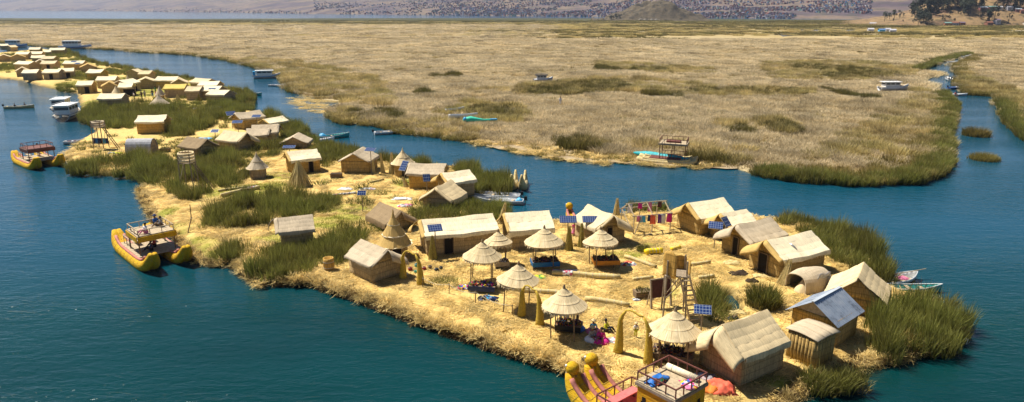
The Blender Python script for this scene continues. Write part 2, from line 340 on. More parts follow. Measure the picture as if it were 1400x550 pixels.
V = np.vstack([np.c_[MAR, np.full(len(MAR), .12)], np.c_[MAR, np.full(len(MAR), -.4)]]); k = len(MAR)
F = [list(t) for t in tri]+[[i, (i+1) % k, (i+1) % k+k, i+k] for i in range(k)]
me = bpy.data.meshes.new('marsh_ground'); me.from_pydata(V.tolist(), [], F); me.materials.append(M('marsh_bed'))
tag(link('marsh_ground', me), 'wide dry marsh of tan reeds reaching to the far lake', kind='structure')
# pale shore of mud and dead reed, pools and a pale road in the far marsh
m = NT('shore_mud'); a = m.noise(m.coord((1, 1, 1), 'World'), .8, 5, .7); b = m.noise(m.coord((1, 1, 1), 'World'), 3, 4, .7); m.done(m.mix(m.val(b, .4, .65, 0, .8), m.ramp(a, [(.35, (.26, .19, .11)), (.6, (.48, .38, .24))]), (.33, .25, .14)), .9, b, .8, .1)
def sheet_px(name, px, z, mat, label, amp=.5, seg=1.5):
    P = rough_edge(poly(px, z), amp, seg); t = tessellate_polygon([[Vector((*p, 0)) for p in P]])
    me = bpy.data.meshes.new(name); me.from_pydata([(x, y, z) for x, y in P], [], [list(q) for q in t]); me.materials.append(M(mat)); return tag(link(name, me), label, kind='structure')
SHORE_PX = [(640,191),(690,194),(735,198),(775,203),(850,210),(900,214),(960,219),(1005,226),(1008,230.5),(960,229),(921,227.5),(866,222),(830,223),(800,219.5),(762,217),(727,209),(682,204),(650,197)]
sheet_px('mud_shore', SHORE_PX, .16, 'shore_mud', 'pale mud shore between the marsh and the channel', .9, 1.2)
WEED_PX = [(394,133),(420,131),(455,136),(470,142),(452,150),(446,156),(430,154),(408,147),(398,141)]
plain('pool_water', (.10, .11, .13), .25, .1, .01)
sheet_px('marsh_pool', [(1077,39),(1095,37),(1160,38.5),(1175,40.5),(1165,43),(1120,42.5),(1085,41.5)], .20, 'pool_water', 'grey pool lying in the far marsh', 2, 12)
sheet_px('marsh_pool', [(1064,46.5),(1090,45.5),(1094,48),(1070,50)], .20, 'pool_water', 'small grey pool in front of the larger marsh pool', 2, 12)
plain('far_lake', (.20, .27, .34), .3, .1, .01)
plain('pale_road', (.62, .55, .42), .95, .1, .02)
sheet_px('dirt_road', [(1282,40.5),(1330,41),(1420,42),(1500,42.5),(1500,46.5),(1400,45.5),(1330,44.5),(1290,43)], .20, 'pale_road', 'pale dirt road crossing the far marsh', 2, 15)

# reeds ----------------------------------------------------------------
def tuft_mesh(name, n, rad, h, w, lean, mat, flat=False, seed=0, dome=.35):
    r = random.Random(seed); V = []; Q = []; T = []; tip = []; own = []
    for i in range(n):
        a = r.uniform(0, 6.283); d = rad*math.sqrt(r.random()); x, y = d*math.cos(a), d*math.sin(a); ow = r.random()
        if flat:
            th = r.uniform(0, 6.283); L = h*r.uniform(.5, 1.2); z = r.uniform(.0, .07); dz = r.uniform(-.05, .16); dx, dy = math.cos(th), math.sin(th); px, py = -dy*w/2, dx*w/2
            o = len(V); V += [(x-px, y-py, z), (x+px, y+py, z), (x+dx*L+px, y+dy*L+py, z+dz), (x+dx*L-px, y+dy*L-py, z+dz+.01)]; tip += [0, 0, 1, 1]; Q.append((o, o+1, o+2, o+3))
            own += [ow]*4; continue
        hh = h*r.uniform(.6, 1.1)*(1-dome*(d/rad)**2); th = a+r.uniform(-1.2, 1.2); ln = lean*hh*r.uniform(.15, 1.1)*(.35+.65*d/rad)+lean*hh*.12
        f = r.uniform(0, 3.1416); px, py = math.cos(f)*w/2, math.sin(f)*w/2; dx, dy = math.cos(th)*ln, math.sin(th)*ln
        o = len(V); V += [(x-px, y-py, -.1), (x+px, y+py, -.1), (x+dx*.35+px*.8, y+dy*.35+py*.8, hh*.55), (x+dx*.35-px*.8, y+dy*.35-py*.8, hh*.55), (x+dx, y+dy, hh*(1-.12*lean))]
        tip += [0, 0, .5, .5, 1]; own += [ow]*5; Q.append((o, o+1, o+2, o+3)); Q.append((o+3, o+2, o+4))
    me = bpy.data.meshes.new(name); me.from_pydata(V, [], Q)
    for k, v in (('tip', tip), ('own', own)): me.attributes.new(k, 'FLOAT', 'POINT').data.foreach_set('value', v)
    me.materials.append(M(mat)); return me
COLS = {}
def proto(key, count, *a, **k):
    c = bpy.data.collections.new('proto_'+key)
    for i in range(count):
        me = tuft_mesh(f'{key}_tuft', *a, seed=i*13+len(COLS)*101, **k); c.objects.link(bpy.data.objects.new(f'{key}_{i}', me))
    g = bpy.data.node_groups.new('scatter_'+key, 'GeometryNodeTree'); g.interface.new_socket('Geometry', in_out='INPUT', socket_type='NodeSocketGeometry'); g.interface.new_socket('Geometry', in_out='OUTPUT', socket_type='NodeSocketGeometry')
    N = g.nodes; L = g.links.new; gi = N.new('NodeGroupInput'); go = N.new('NodeGroupOutput'); ip = N.new('GeometryNodeInstanceOnPoints'); ci = N.new('GeometryNodeCollectionInfo')
    ci.inputs[0].default_value = c; ci.inputs['Separate Children'].default_value = True; ci.inputs['Reset Children'].default_value = True
    def na(nm, typ): q = N.new('GeometryNodeInputNamedAttribute'); q.data_type = typ; q.inputs[0].default_value = nm; return q.outputs[0]
    er = N.new('FunctionNodeEulerToRotation'); L(na('rot', 'FLOAT_VECTOR'), er.inputs[0])
    L(gi.outputs[0], ip.inputs['Points']); L(ci.outputs[0], ip.inputs['Instance']); ip.inputs['Pick Instance'].default_value = True
    L(na('pick', 'INT'), ip.inputs['Instance Index']); L(er.outputs[0], ip.inputs['Rotation']); L(na('siz', 'FLOAT_VECTOR'), ip.inputs['Scale']); L(ip.outputs[0], go.inputs[0])
    COLS[key] = (g, count); return c
proto('green', 6, 100, .55, 1.9, .038, .42, 'reed_green'); proto('olive', 5, 70, .6, 1.3, .05, .55, 'reed_olive')
proto('dry', 6, 420, 2.4, 1.05, .075, .75, 'reed_dry', dome=.15); proto('dark', 5, 90, .7, 1.35, .055, .5, 'reed_dark'); proto('gold', 5, 260, 1.5, 1.25, .075, .7, 'reed_gold', dome=.2)
proto('straw', 5, 46, .5, .55, .026, 0, 'straw', flat=True); proto('rotten', 4, 40, .4, .42, .03, 0, 'rotten', flat=True)
def scatter(name, key, P, label, hs=(.8, 1.2), xy=(.85, 1.25), tilt=.06, k=None, lump=0.0, lf=.45):
    g, cnt = COLS[key]; n = len(P); me = bpy.data.meshes.new(name); me.vertices.add(n); me.vertices.foreach_set('co', np.asarray(P, np.float32).ravel())
    rot = np.c_[RNG.normal(0, tilt, n), RNG.normal(0, tilt, n), RNG.uniform(0, 6.283, n)]; s = RNG.uniform(*xy, n); h = RNG.uniform(*hs, n)
    if k is not None: s = s*k
    if lump: P = np.asarray(P); h = h*(1-lump+lump*2.1*np.clip(fbm(P[:, 0]*lf+7, P[:, 1]*lf+3, 3)*1.6-.3, .05, 1.2))
    for nm, ty, val, fld in (('rot', 'FLOAT_VECTOR', rot, 'vector'), ('siz', 'FLOAT_VECTOR', np.c_[s, s, h], 'vector'), ('pick', 'INT', RNG.integers(0, cnt, n), 'value')):
        me.attributes.new(nm, ty, 'POINT').data.foreach_set(fld, np.asarray(val, np.int32 if ty == 'INT' else np.float32).ravel())
    o = link(name, me); md = o.modifiers.new('scatter', 'NODES'); md.node_group = g; tag(o, label, kind='stuff'); return o
def fill(Pw, dens, z, edge=0.0, clump=.0):
    lo = Pw.min(0); hi = Pw.max(0); n = int((hi-lo).prod()*dens); q = RNG.uniform(lo, hi, (n, 2)); d = sdist(q[:, 0], q[:, 1], Pw)
    k = d > edge
    if clump: k &= fbm(q[:, 0]*.35, q[:, 1]*.35) > clump*RNG.uniform(.7, 1.1, n)
    q = q[k]; return np.c_[q, np.full(len(q), z)]
BEDS = [
 ('green reeds growing behind the grey hut on the grassy bank', [(285,317),(350,311),(420,300),(460,289),(456,275),(400,272),(340,279),(303,289)], 2.6, (.75,1.15)),
 ('green reeds along the bank in front of the grey hut', [(345,376),(372,385),(425,371),(462,362),(478,352),(478,340),(496,329),(484,324),(445,344),(385,348),(355,356)], 2.8, (.6,1.0)),
 ('small green reed clump by the shore left of the bank reeds', [(300,357),(338,354),(334,343),(305,343)], 3.2, (.7,1.0)),
 ('low green reeds behind the leaning brown hut', [(450,328),(500,320),(562,312),(580,300),(555,305),(495,310)], 2, (.55,.9)),
 ('green reeds around the watchtower with the woven basket', [(200,247),(235,264),(262,277),(288,262),(345,250),(345,225),(300,217),(230,227),(205,237)], 1.7, (.7,1.15)),
 ('green reeds at the water edge below the barrel shaped hut', [(104,236),(130,240),(165,240),(205,247),(240,240),(250,226),(205,219),(165,223),(115,226)], 1.8, (.8,1.2)),
 ('broad dark green reed bed in front of the far village', [(113,166),(150,178),(178,178),(185,170),(232,168),(240,186),(258,190),(295,172),(322,162),(335,150),(300,146),(230,146),(165,147),(120,150)], 1.3, (.8,1.25)),
 ('green reeds at the right end of the far village', [(300,150),(320,156),(345,152),(345,135),(336,127),(318,128)], 1.1, (.8,1.2)),
 ('green reeds by the channel behind the cream lean roof', [(392,186),(412,196),(430,199),(412,181),(384,168),(366,158),(360,162),(378,172)], 1.6, (.8,1.2)),
 ('green reeds behind the hut with the solar panel on its roof', [(434,222),(452,232),(464,230),(480,218),(492,217),(478,208),(452,205),(432,202)], 1.9, (.85,1.25)),
 ('green reeds behind the round hut by the channel', [(506,223),(530,223),(556,232),(592,232),(575,229),(530,219)], 2, (.75,1.1)),
 ('green reeds between the channel and the white roofed hut', [(614,231),(640,247),(656,263),(694,265),(697,257),(668,243),(640,232)], 2.1, (.85,1.3)),
 ('green reeds growing behind the long hut', [(556,300),(575,307),(640,302),(694,305),(692,290),(645,286),(600,296),(570,292)], 2.1, (.65,1.0)),
 ('green reeds along the shore behind the right row of huts', [(1058,305),(1110,327),(1150,360),(1192,382),(1206,386),(1192,354),(1182,332),(1133,315),(1079,303)], 2.6, (.75,1.15)),
 ('large green reed bed at the right tip of the island', [(1212,448),(1202,474),(1200,492),(1240,482),(1286,477),(1306,463),(1310,437),(1292,422),(1262,418),(1230,432)], 3.0, (.75,1.15)),
 ('low green reeds in the water at the bottom corner of the island', [(1112,535),(1184,535),(1180,524),(1118,522)], 5, (.5,.75)),
 ('green reeds beside the ladder of the lookout tower', [(946,402),(958,424),(984,444),(994,440),(982,418),(962,398)], 3.5, (.55,.85)),
 ('low reeds by the water behind the drying frame', [(862,292),(912,292),(905,288),(868,287)], 4, (.45,.8)),
 ('short green reeds beside the rope fence', [(585,392),(615,398),(655,408),(660,402),(612,390),(588,386)], 2.2, (.3,.5)),
 ('reeds on the point of the far island', [(62,71),(95,76),(118,82),(128,86),(108,78),(92,71)], .5, (.9,1.4)),
 ('reeds behind the far village huts', [(120,86),(150,93),(190,99),(225,105),(190,97),(150,91),(122,84)], .5, (.9,1.3)),
 ('reeds by the beach of the far village', [(82,115),(100,120),(106,126),(98,127),(84,124)], .5, (.5,.9)),
 ('dark reeds between the huts of the middle island cluster', [(285,205),(305,215),(345,222),(372,218),(392,205),(392,196),(360,203),(325,206),(300,199)], 1.8, (.6,1.0)),
 ('dark reeds beside the grey double roofed hut', [(385,196),(412,206),(420,200),(405,192),(392,186)], 1.8, (.6,1.0)),
 ('low reeds around the basket watchtower foot', [(228,236),(262,246),(300,238),(300,222),(262,212),(236,220)], 1.5, (.6,1.0)),
 ('reeds beside the yellow walled hut', [(222,186),(236,194),(250,195),(246,184),(236,180)], 1.6, (.5,.8)),
 ('reeds in front of the right hand row of far huts', [(288,150),(330,152),(334,143),(312,139),(290,143)], 1.2, (.7,1.1)),
 ('dark shrubby reeds behind the open fronted far hut', [(127,102),(165,104),(215,110),(262,112),(262,108),(205,102),(150,97),(128,97)], .9, (.6,1.1)),
 ('dark shrubby reeds between the far village rows', [(84,104),(106,110),(130,112),(128,106),(108,101),(90,99)], .9, (.6,1.0)),
 ('dark reeds among the leftmost far huts', [(2,98),(24,97),(60,92),(84,90),(60,86),(24,88),(2,92)], .45, (.6,1.0)),
 ('dark reeds behind the leftmost far huts', [(2,84),(24,82),(60,80),(95,80),(92,75),(56,73),(20,76),(2,78)], .35, (.7,1.1)),
 ('dark reeds left of the yellow roofed hut', [(196,145),(226,146),(228,140),(205,139)], 1.2, (.4,.7)),
]
for lab, px, dens, hs in BEDS:
    Pw = poly(px, .3); P = fill(Pw, dens*1.15, .25, -.55, .38); scatter('reed_bed', 'green', P, lab, (hs[0], hs[1]*1.12), lump=.5); 
    P2 = fill(Pw, dens*.35, .25); 
    if len(P2): scatter('reed_fringe', 'olive', P2, 'dry olive stalks among '+lab, (hs[0]*.7, hs[1]*.95), lump=.5)
# marsh reeds, larger and looser patches farther away; no reeds on the mud shore
def exclude(P, *polys):
    for q in polys: P = P[sdist(P[:, 0], P[:, 1], q) < 0]
    return P
OLIVE = [[(880,131),(930,134),(925,127),(890,126)],[(1120,108),(1230,108),(1225,102),(1130,103)],[(990,182),(1030,184),(1025,178),(1000,176)],[(470,160),(500,166),(498,158),(478,154)],[(815,96),(850,99),(846,95),(820,92)],[(690,128),(800,131),(860,124),(850,112),(760,116)],[(940,128),(1100,131),(1090,124),(960,122)],[(590,106),(628,107),(628,103),(592,103)],[(570,130),(596,130),(594,126),(572,126)],[(640,158),(700,162),(712,150),(650,147)],[(752,202),(820,206),(830,199),(765,194)],[(1050,176),(1085,184),(1088,176),(1060,168)],[(1120,122),(1190,138),(1198,134),(1150,128)],[(505,160),(545,165),(550,155),(515,150)],[(945,220),(995,224),(990,216),(950,213)],[(860,98),(910,100),(905,95),(865,93)],[(1080,95),(1190,103),(1200,97),(1100,90)]]
SHP = poly(SHORE_PX, .3); pts = []; ks = []
for y0, y1, k in [(85,120,1),(120,170,1.15),(170,240,1.5),(240,330,2.1),(330,460,2.9),(460,640,4.2),(640,830,6)]:
    n = int(.86*(y1**2-y0**2)*.30/k**2); Y = np.sqrt(RNG.uniform(y0**2, y1**2, n)); X = RNG.uniform(-.86, .86, n)*Y
    d = sdist(X, Y, MAR); kk = (d > 1.2+k*.6) & ((k < 4) | (X/Y < .05)); pts.append(np.c_[X[kk], Y[kk], np.full(kk.sum(), .08)]); ks.append(np.full(kk.sum(), k))
P = np.vstack(pts); K = np.concatenate(ks); kk = sdist(P[:, 0], P[:, 1], SHP) < -.6
for q in OLIVE: kk &= sdist(P[:, 0], P[:, 1], poly(q, .3)) < .2
P = P[kk]; K = K[kk]
scatter('marsh_reeds', 'dry', P, 'dry tan reeds covering the marsh', (.7, 1.15), (.9, 1.2), .05, K, .45, .12)
scatter('floating_weed', 'straw', fill(poly(WEED_PX, 0), .55, .03, 0, .4), 'pale floating weed in the channel mouth', (.2, .5), (1.2, 2.6), .02); q = fill(SHP, .9, .1, -.3, .42); scatter('shore_tufts', 'olive', q[::2], 'ragged low tufts along the mud shore', (.2, .6), (.6, 1.2)); scatter('shore_litter', 'straw', np.c_[fill(SHP, 1.1, .16, -.5, .4)], 'dead reed litter on the mud shore', (.5, 1.5), (1, 2))
for nm, key, y0, y1, n, thr, k0, lab, hh in (('far_gold', 'gold', 440, 1000, 8000, .49, 3.2, 'golden reed belts in the far marsh', 1.2), ('far_green', 'dark', 460, 1100, 13000, .52, 6.5, 'dark green reed strips in the far marsh', 1.5)):
    Y = np.sqrt(RNG.uniform(y0**2, y1**2, n)); X = RNG.uniform(-.86, .86, n)*Y; f = fbm(X*.006+(9 if key == 'dark' else 0), Y*.03, 4)+(.11*np.clip((Y-700)/300, 0, 1) if key == 'dark' else 0); f = f-.22*np.clip((880-Y)/220, 0, 1)*np.clip(.25-X/Y*3, 0, 1)*(1 if key == 'dark' else .5); g = (f > thr) & (sdist(X, Y, MAR) > 3)
    scatter(nm, key, np.c_[X[g], Y[g], np.full(g.sum(), .1)], lab, (hh*.7, hh*1.2), (.8, 1.3), .04, np.full(g.sum(), k0)*Y[g]/600)
# taller golden and olive belts in the marsh
GOLDS = [[(640,126),(760,131),(860,127),(960,132),(1040,134),(1115,131),(1105,124),(985,121),(870,107),(810,109),(700,120)],[(1060,108),(1140,112),(1250,106),(1250,92),(1180,86),(1060,84),(1035,92)],[(810,92),(900,101),(975,101),(970,96),(880,88),(815,86)],[(600,172),(690,172),(730,160),(715,146),(640,142),(600,158)],
 [(1035,172),(1080,186),(1090,175),(1060,162),(985,168),(975,178)],[(390,132),(470,142),(540,150),(520,108),(440,90),(345,80),(330,84),(380,105)],[(450,160),(550,180),(640,190),(650,175),(560,165),(470,150)],[(1100,215),(1295,215),(1300,160),(1260,120),(1230,140),(1150,190)],[(1305,95),(1400,130),(1400,180),(1375,165),(1362,131),(1320,127),(1306,113)],[(750,195),(960,216),(1010,225),(1020,205),(900,195)]]
pp = [fill(poly(q, .3), (.24 if i not in (0,3,4) else .3), .1, .0, .38) for i, q in enumerate(GOLDS)]; P = exclude(np.vstack(pp), SHP); P = P[sdist(P[:, 0], P[:, 1], MAR) > 1]
scatter('golden_reeds', 'gold', P, 'taller golden reed belts standing in the marsh', (.85, 1.5), (.9, 1.4), lump=.4)
pp = [fill(poly(q, .3), 1.5, .1, -.8, .42) for q in OLIVE]; scatter('olive_reeds', 'dark', exclude(np.vstack(pp), SHP), 'olive green reed patches scattered over the marsh', (.8, 1.5), (1.0, 1.7), lump=.4)
n = 5200; Y = np.sqrt(RNG.uniform(95**2, 430**2, n)); X = RNG.uniform(-.4, .86, n)*Y; g = (fbm(X*.018+40, Y*.05+11, 4) > .545) & (sdist(X, Y, MAR) > 3); scatter('olive_tufts', 'olive', exclude(np.c_[X[g], Y[g], np.full(g.sum(), .1)], SHP), 'small darker tufts strewn through the dry marsh', (.7, 1.2), (1.0, 2.0), lump=.3)
# green reeds along the channel edge of the marsh
ed = []
for i0, i1, w, dn in (([0],0,0,0),):
    pass
def edge_pts(px, w, n, zz=.15):
    L = [G(a, b, .2) for a, b in px]; tot = [0]
    for i in range(len(L)-1): tot.append(tot[-1]+(L[i+1]-L[i]).length)
    out = []
    for s in RNG.uniform(0, tot[-1], int(n*tot[-1])):
        i = next(j for j in range(len(L)-1) if tot[j+1] >= s); t = (s-tot[i])/(tot[i+1]-tot[i]); q = L[i].lerp(L[i+1], t); d = (L[i+1]-L[i]).normalized(); o = abs(RNG.normal(0, w))
        out.append((q.x-d.y*o, q.y+d.x*o, zz))
    return np.array(out)
GE = [(1027,238),(1074,246),(1164,253),(1254,250),(1288,240),(1300,220),(1297,185),(1303,166),(1309,147),(1294,130)]
scatter('channel_reeds', 'green', edge_pts(GE, 1.5, 7), 'green reeds fringing the marsh where the channel turns', (.6, 1.0), (1, 1.5), lump=.45)
scatter('channel_reeds', 'olive', edge_pts(GE, 3.2, 6), 'olive reeds behind the green fringe where the channel turns', (.8, 1.2), (1, 1.5), lump=.45)
GE2 = [(1262,97),(1290,84),(1330,74.5)]; GE3 = [(1334,76),(1306,89),(1304,94),(1312,107),(1303,114),(1320,129),(1359,131.5),(1366,146),(1374,167),(1400,189),(1460,225)]
scatter('channel_reeds', 'green', edge_pts(GE2, 2, 2.2), 'green reeds on the far bend of the channel', (.8, 1.1), (1.2, 1.8))
scatter('channel_reeds', 'olive', edge_pts(GE3, 2, 4), 'olive reeds lining the outer bank of the channel', (.8, 1.2), (1.1, 1.6))
scatter('channel_reeds', 'green', edge_pts([(1362,140),(1368,150),(1376,169),(1400,190),(1460,226)], 1.2, 4), 'green reeds at the outer bank near the edge', (.8, 1.1), (1, 1.5))
GE4 = [(330,88),(350,94),(372,102),(386,112),(394,125),(409,130)]; scatter('channel_reeds', 'olive', edge_pts(GE4, 2, 1.6), 'olive reeds on the bank behind the moored launch', (.7, 1.0), (1.1, 1.6))
GE5 = [(447,157),(453,164),(470,170),(512,172),(551,185),(597,189),(637,194)]; scatter('channel_reeds', 'olive', edge_pts(GE5, 1.5, 2.6), 'olive reeds on the bank behind the grey skiff', (.5, .9), (1, 1.4))
GE6 = [(-20,57),(60,64.5),(115,66.5),(160,69),(200,72.5),(260,75.5),(330,88)]; scatter('channel_reeds', 'olive', edge_pts(GE6, 3, .9), 'olive reeds on the far bank behind the tour boats', (.6, 1.1), (1.3, 2.2))
# loose straw over the near island, thicker along its banks
lo = np.array([-80, 28.]); hi = np.array([40, 102.]); q = RNG.uniform(lo, hi, (20000, 2)); gm = np.ones(20000, bool)
for gx, gy, rx, ry in GREEN[:10]:
    c = G(gx, gy); gm &= ((q[:, 0]-c.x)/max(G(gx+rx, gy).x-c.x, .5))**2+((q[:, 1]-c.y)/max(G(gx, gy-ry).y-c.y, .5))**2 > RNG.uniform(.6, 1.3, 20000)
d = sdist(q[:, 0], q[:, 1], ISL); pd = sdist(q[:, 0], q[:, 1], POND); k = (d > .5) & (pd < -.3) & gm & ((d < 4) | (RNG.random(20000) < np.where(q[:, 1] < 65, .75, .4))); q = q[k]; d = d[k]
t = np.clip(d/1.5, 0, 1); z = -.25+(GZ+.25)*(1-(1-t)**2.2)
scatter('loose_straw', 'straw', np.c_[q, z-.01], 'loose golden straw strewn over the island', (.2, .7), (.8, 1.3), .05)
be = edge_pts([(373,388),(427,389),(457,399),(509,417),(560,436),(611,455),(671,474),(736,496),(783,511),(830,536)], .35, 11, .2); scatter('bank_straw', 'straw', np.c_[be[:, :2], RNG.uniform(.30, .62, len(be))], 'ragged straw hanging over the front bank of the island', (1, 1.6), (.55, .95), .40)
be = edge_pts([(1060,566),(1095,542),(1110,529),(1172,505),(1197,498),(1286,481),(1307,467)], .35, 9, .2); scatter('bank_straw', 'straw', np.c_[be[:, :2], RNG.uniform(.05, .45, len(be))], 'ragged straw along the right tip bank', (1, 1.6), (.55, .95), .40)
be = edge_pts([(189,259),(191,271),(200,284),(209,305),(238,327),(265,354),(284,363),(310,362),(323,369),(337,382),(356,392)], .35, 5, .2); scatter('bank_straw', 'straw', np.c_[be[:, :2], RNG.uniform(.05, .45, len(be))], 'ragged straw along the grassy bank beside the moored catamaran', (1, 1.6), (.55, .95), .40)
# short grass on the green spots of the island
gp = []
for gx, gy, rx, ry in GREEN[:10]+GREEN[13:]:
    c = G(gx, gy); a = G(gx+rx, gy).x-c.x; b = G(gx, gy-ry).y-c.y; n = min(900, int(a*b*3*4)); r = np.sqrt(RNG.random(n)); t = RNG.uniform(0, 6.283, n); gp.append(np.c_[c.x+a*r*np.cos(t), c.y+b*r*np.sin(t), np.full(n, GZ-.1)])
gp = np.vstack(gp); gp = gp[sdist(gp[:, 0], gp[:, 1], ISL) > 1.5]; reedblade('grass_blade', (.13, .14, .015), (.40, .39, .06), (.34, .30, .06), .4); proto('grass', 4, 60, .5, .28, .03, .8, 'grass_blade')
scatter('grass', 'grass', gp[RNG.random(len(gp)) < .6], 'short yellow green grass on the island', (.5, 1.1), (.8, 1.3))
def reed_tuft(px, py, rad, h, label, n=16, key='green', z=.1):
    """one free-standing clump: a mesh of its own"""
    c = G(px, py, z); t = thing('reed_clump', label, 'reeds', c)
    r = random.Random(px)
    base = tuft_mesh('reed_stalks', n*55, rad, h, .045, .5, 'reed_green' if key == 'green' else ('reed_olive' if key == 'olive' else 'reed_gold'), seed=int(px)); link('stalks', base, t)
    dry = tuft_mesh('dry_stalks', n*22, rad*1.15, h*.6, .04, .9, 'reed_olive', seed=int(px)+1); link('dry_stalks', dry, t); return t
reed_tuft(1043, 418, 1.0, 1.9, 'round green reed clump standing beside the small pond', 16, 'green', GZ-.05)
reed_tuft(1334, 186, 1.9, 1.9, 'round reed islet in the right channel, the farther of two', 22, 'olive', -.05)
reed_tuft(1345, 219, 1.7, 1.3, 'low round reed islet in the right channel, the nearer of two', 20, 'olive', -.05)
reed_tuft(880, 344, .55, .7, 'small dark green bush in front of the drying frame', 7, 'green', GZ-.05)

for px, n, lab in (([(373,388.5),(427,389.5),(457,400),(509,418),(560,437),(611,456),(671,475),(736,497),(783,512),(830,537)], 9, 'dark rotten straw at the waterline of the front bank'), ([(1060,566),(1095,542),(1110,529),(1172,505),(1197,498),(1286,481),(1307,467)], 6, 'dark rotten straw at the waterline of the right tip'), ([(189,259),(191,271),(200,284),(209,305),(238,327),(265,354),(284,363),(310,362),(337,382),(356,392)], 5, 'dark rotten straw at the waterline beside the moored catamaran')):
    be = edge_pts(px, .3, n, 0); scatter('rotten_straw', 'rotten', np.c_[be[:, :2], RNG.uniform(.03, .34, len(be))], lab, (1, 2), (.6, 1), .45)
# ------------------------------------------------------------------ huts
def rr(a, b): return random.uniform(a, b)
def slope_pt(W, hr, hw, ov, drop, t):
    """roof profile from ridge (t=0) over the eave to the hanging hem (t=1): (across, height)"""
    e = W/2+ov; k = .80
    if t < k:
        q = t/k; return e*q*.985, hr+.0-(hr-hw)*q-.05*math.sin(q*math.pi)+.03*(1-q)
    q = (t-k)/(1-k); return e*(.985+.03*math.sin(q*1.57)), hw-.0-drop*q*q*.6-drop*.4*q
def hut(r0, r1, label, W=3.2, hr=2.6, hw=1.75, roof='cream', wall='gold', hood=(1, .4), ov=.22, drop=.28, door=None, rows=5, L=None, base=GZ, far=False, group=None, eov=.18, dw=.8, name='reed_hut', cat='hut'):
    """r0 = near ridge end (carries the drooping hood), r1 = far ridge end"""
    A = G(*r0, base+hr); B = G(*r1, base+hr); d = B-A; Lr = L or d.length; ang = math.atan2(d.y, d.x)
    t = thing(name, label, cat, (A.x, A.y, base-.04), ang, group); e = W/2; L = Lr; sag = rr(.02, .09); hr += .04; hw += .04
    ph = rr(0, 6); wob = lambda x, y: .025*math.sin(x*2.3+ph)+.02*math.sin(y*3.1+x*1.2+ph*2)-sag*math.sin(max(0, min(1, x/L))*math.pi)
    if far:
        b = MB(); b.box(0, L, -e, e, 0, hw); b.add([(0, -e, hw), (0, e, hw), (0, 0, hr-.05), (L, -e, hw), (L, e, hw), (L, 0, hr-.05)], [(0, 2, 1), (3, 4, 5)]); b.build('wall', 'wall_'+wall, t)
        for s in (-1, 1):
            b = MB(); b.sheet(lambda u, v: ((-eov+(L+2*eov)*u), s*slope_pt(W, hr, hw, ov, drop, v)[0], slope_pt(W, hr, hw, ov, drop, v)[1]+.03+wob(u*L, v)), 4, 6, .06); b.build('roof_mat', 'roof_'+roof, t)
    else:
        nb = max(3, int(hw/.42))
        def wallsheet(fa, w, n):
            b = MB()
            def fn(u, v):
                z = v*hw; bul = .028*abs(math.sin(v*nb*math.pi)); return fa(u*w, z, bul)
            b.sheet(fn, max(2, int(w/.6)), nb*3, .05); return b
        for s in (-1, 1): wallsheet(lambda x, z, q: (x, s*(e+q-.06), z), L, 0).build('wall', 'wall_'+wall, t, True)
        for k, x0, sg in ((0, 0, -1), (1, L, 1)):
            b = wallsheet(lambda y, z, q: (x0+sg*(q-.04), y-e+.04, z), W-.08, 0)
            b.sheet(lambda u, v: (x0+sg*(-.04+.02*abs(math.sin(v*6.28))), (u*2-1)*(e-.06)*(1-v), hw+(hr-hw-.06)*v), 6, 6, .05); b.build('gable_wall', 'wall_'+wall, t, True)
        rf = MB(); rf.tube([(-eov+(L+2*eov)*i/6, 0, hr+.02+wob(L*i/6, 0)) for i in range(7)], .045, 6); rf = rf.build('roof', 'roof_'+roof, t, True)
        quilt = .011 if roof in ('tan', 'grey', 'brown') else .006
        for s in (-1, 1):
            for r in range(rows):
                t0 = r/rows; t1 = (r+1.0)/rows; j0, j1 = rr(-.05, .05), rr(-.05, .05); q0 = rr(0, 6)
                def fn(u, v, t0=t0, t1=t1, j0=j0, j1=j1, q0=q0):
                    tt = t0+(t1-t0)*v; y, z = slope_pt(W, hr, hw, ov, drop, tt); x = -eov+j0+(L+2*eov+j1-j0)*u
                    lift = .03+quilt*math.sin(v*math.pi)+.012*math.sin(u*L*7+q0); hem = (.05*math.sin(u*9+q0)+.035*math.sin(u*23+q0)) if t1 > .99 and v > .9 else 0
                    return (x+.03*math.sin(tt*9+q0*0+ph)*(1 if u in (0, 1) else 0), s*(y+lift*.45), z+lift*.9+wob(x, tt*2)*(1-.3*tt)+hem)
                b = MB(); b.sheet(fn, 8, 5, .03); b.build('roof_mat', 'roof_'+roof, rf)
        fr = MB()
        for s in (-1, 1):
            for i in range(int(L*16)):
                x = rr(-eov-.05, L+eov+.05); y, z = slope_pt(W, hr, hw, ov, drop, rr(.9, 1.0)); l = rr(.05, .2); w = .014; dx = rr(-.06, .06); fr.add([(x-w, s*(y+.05), z+.02), (x+w, s*(y+.05), z+.02), (x+dx, s*(y+.07), z-l)], [(0, 1, 2)])
            for xe, sg in ((-eov, -1), (L+eov, 1)):
                for i in range(16): y, z = slope_pt(W, hr, hw, ov, drop, rr(0, .95)); w = .016; l = rr(.04, .16); fr.add([(xe-.0*sg, s*y, z+.04+w), (xe, s*(y+.01), z+.04-w), (xe+sg*l, s*(y+rr(-.05, .05)), z-rr(0, .08))], [(0, 1, 2)])
        fr.build('frayed_edge', 'roof_'+roof, rf)['kind'] = 'stuff'
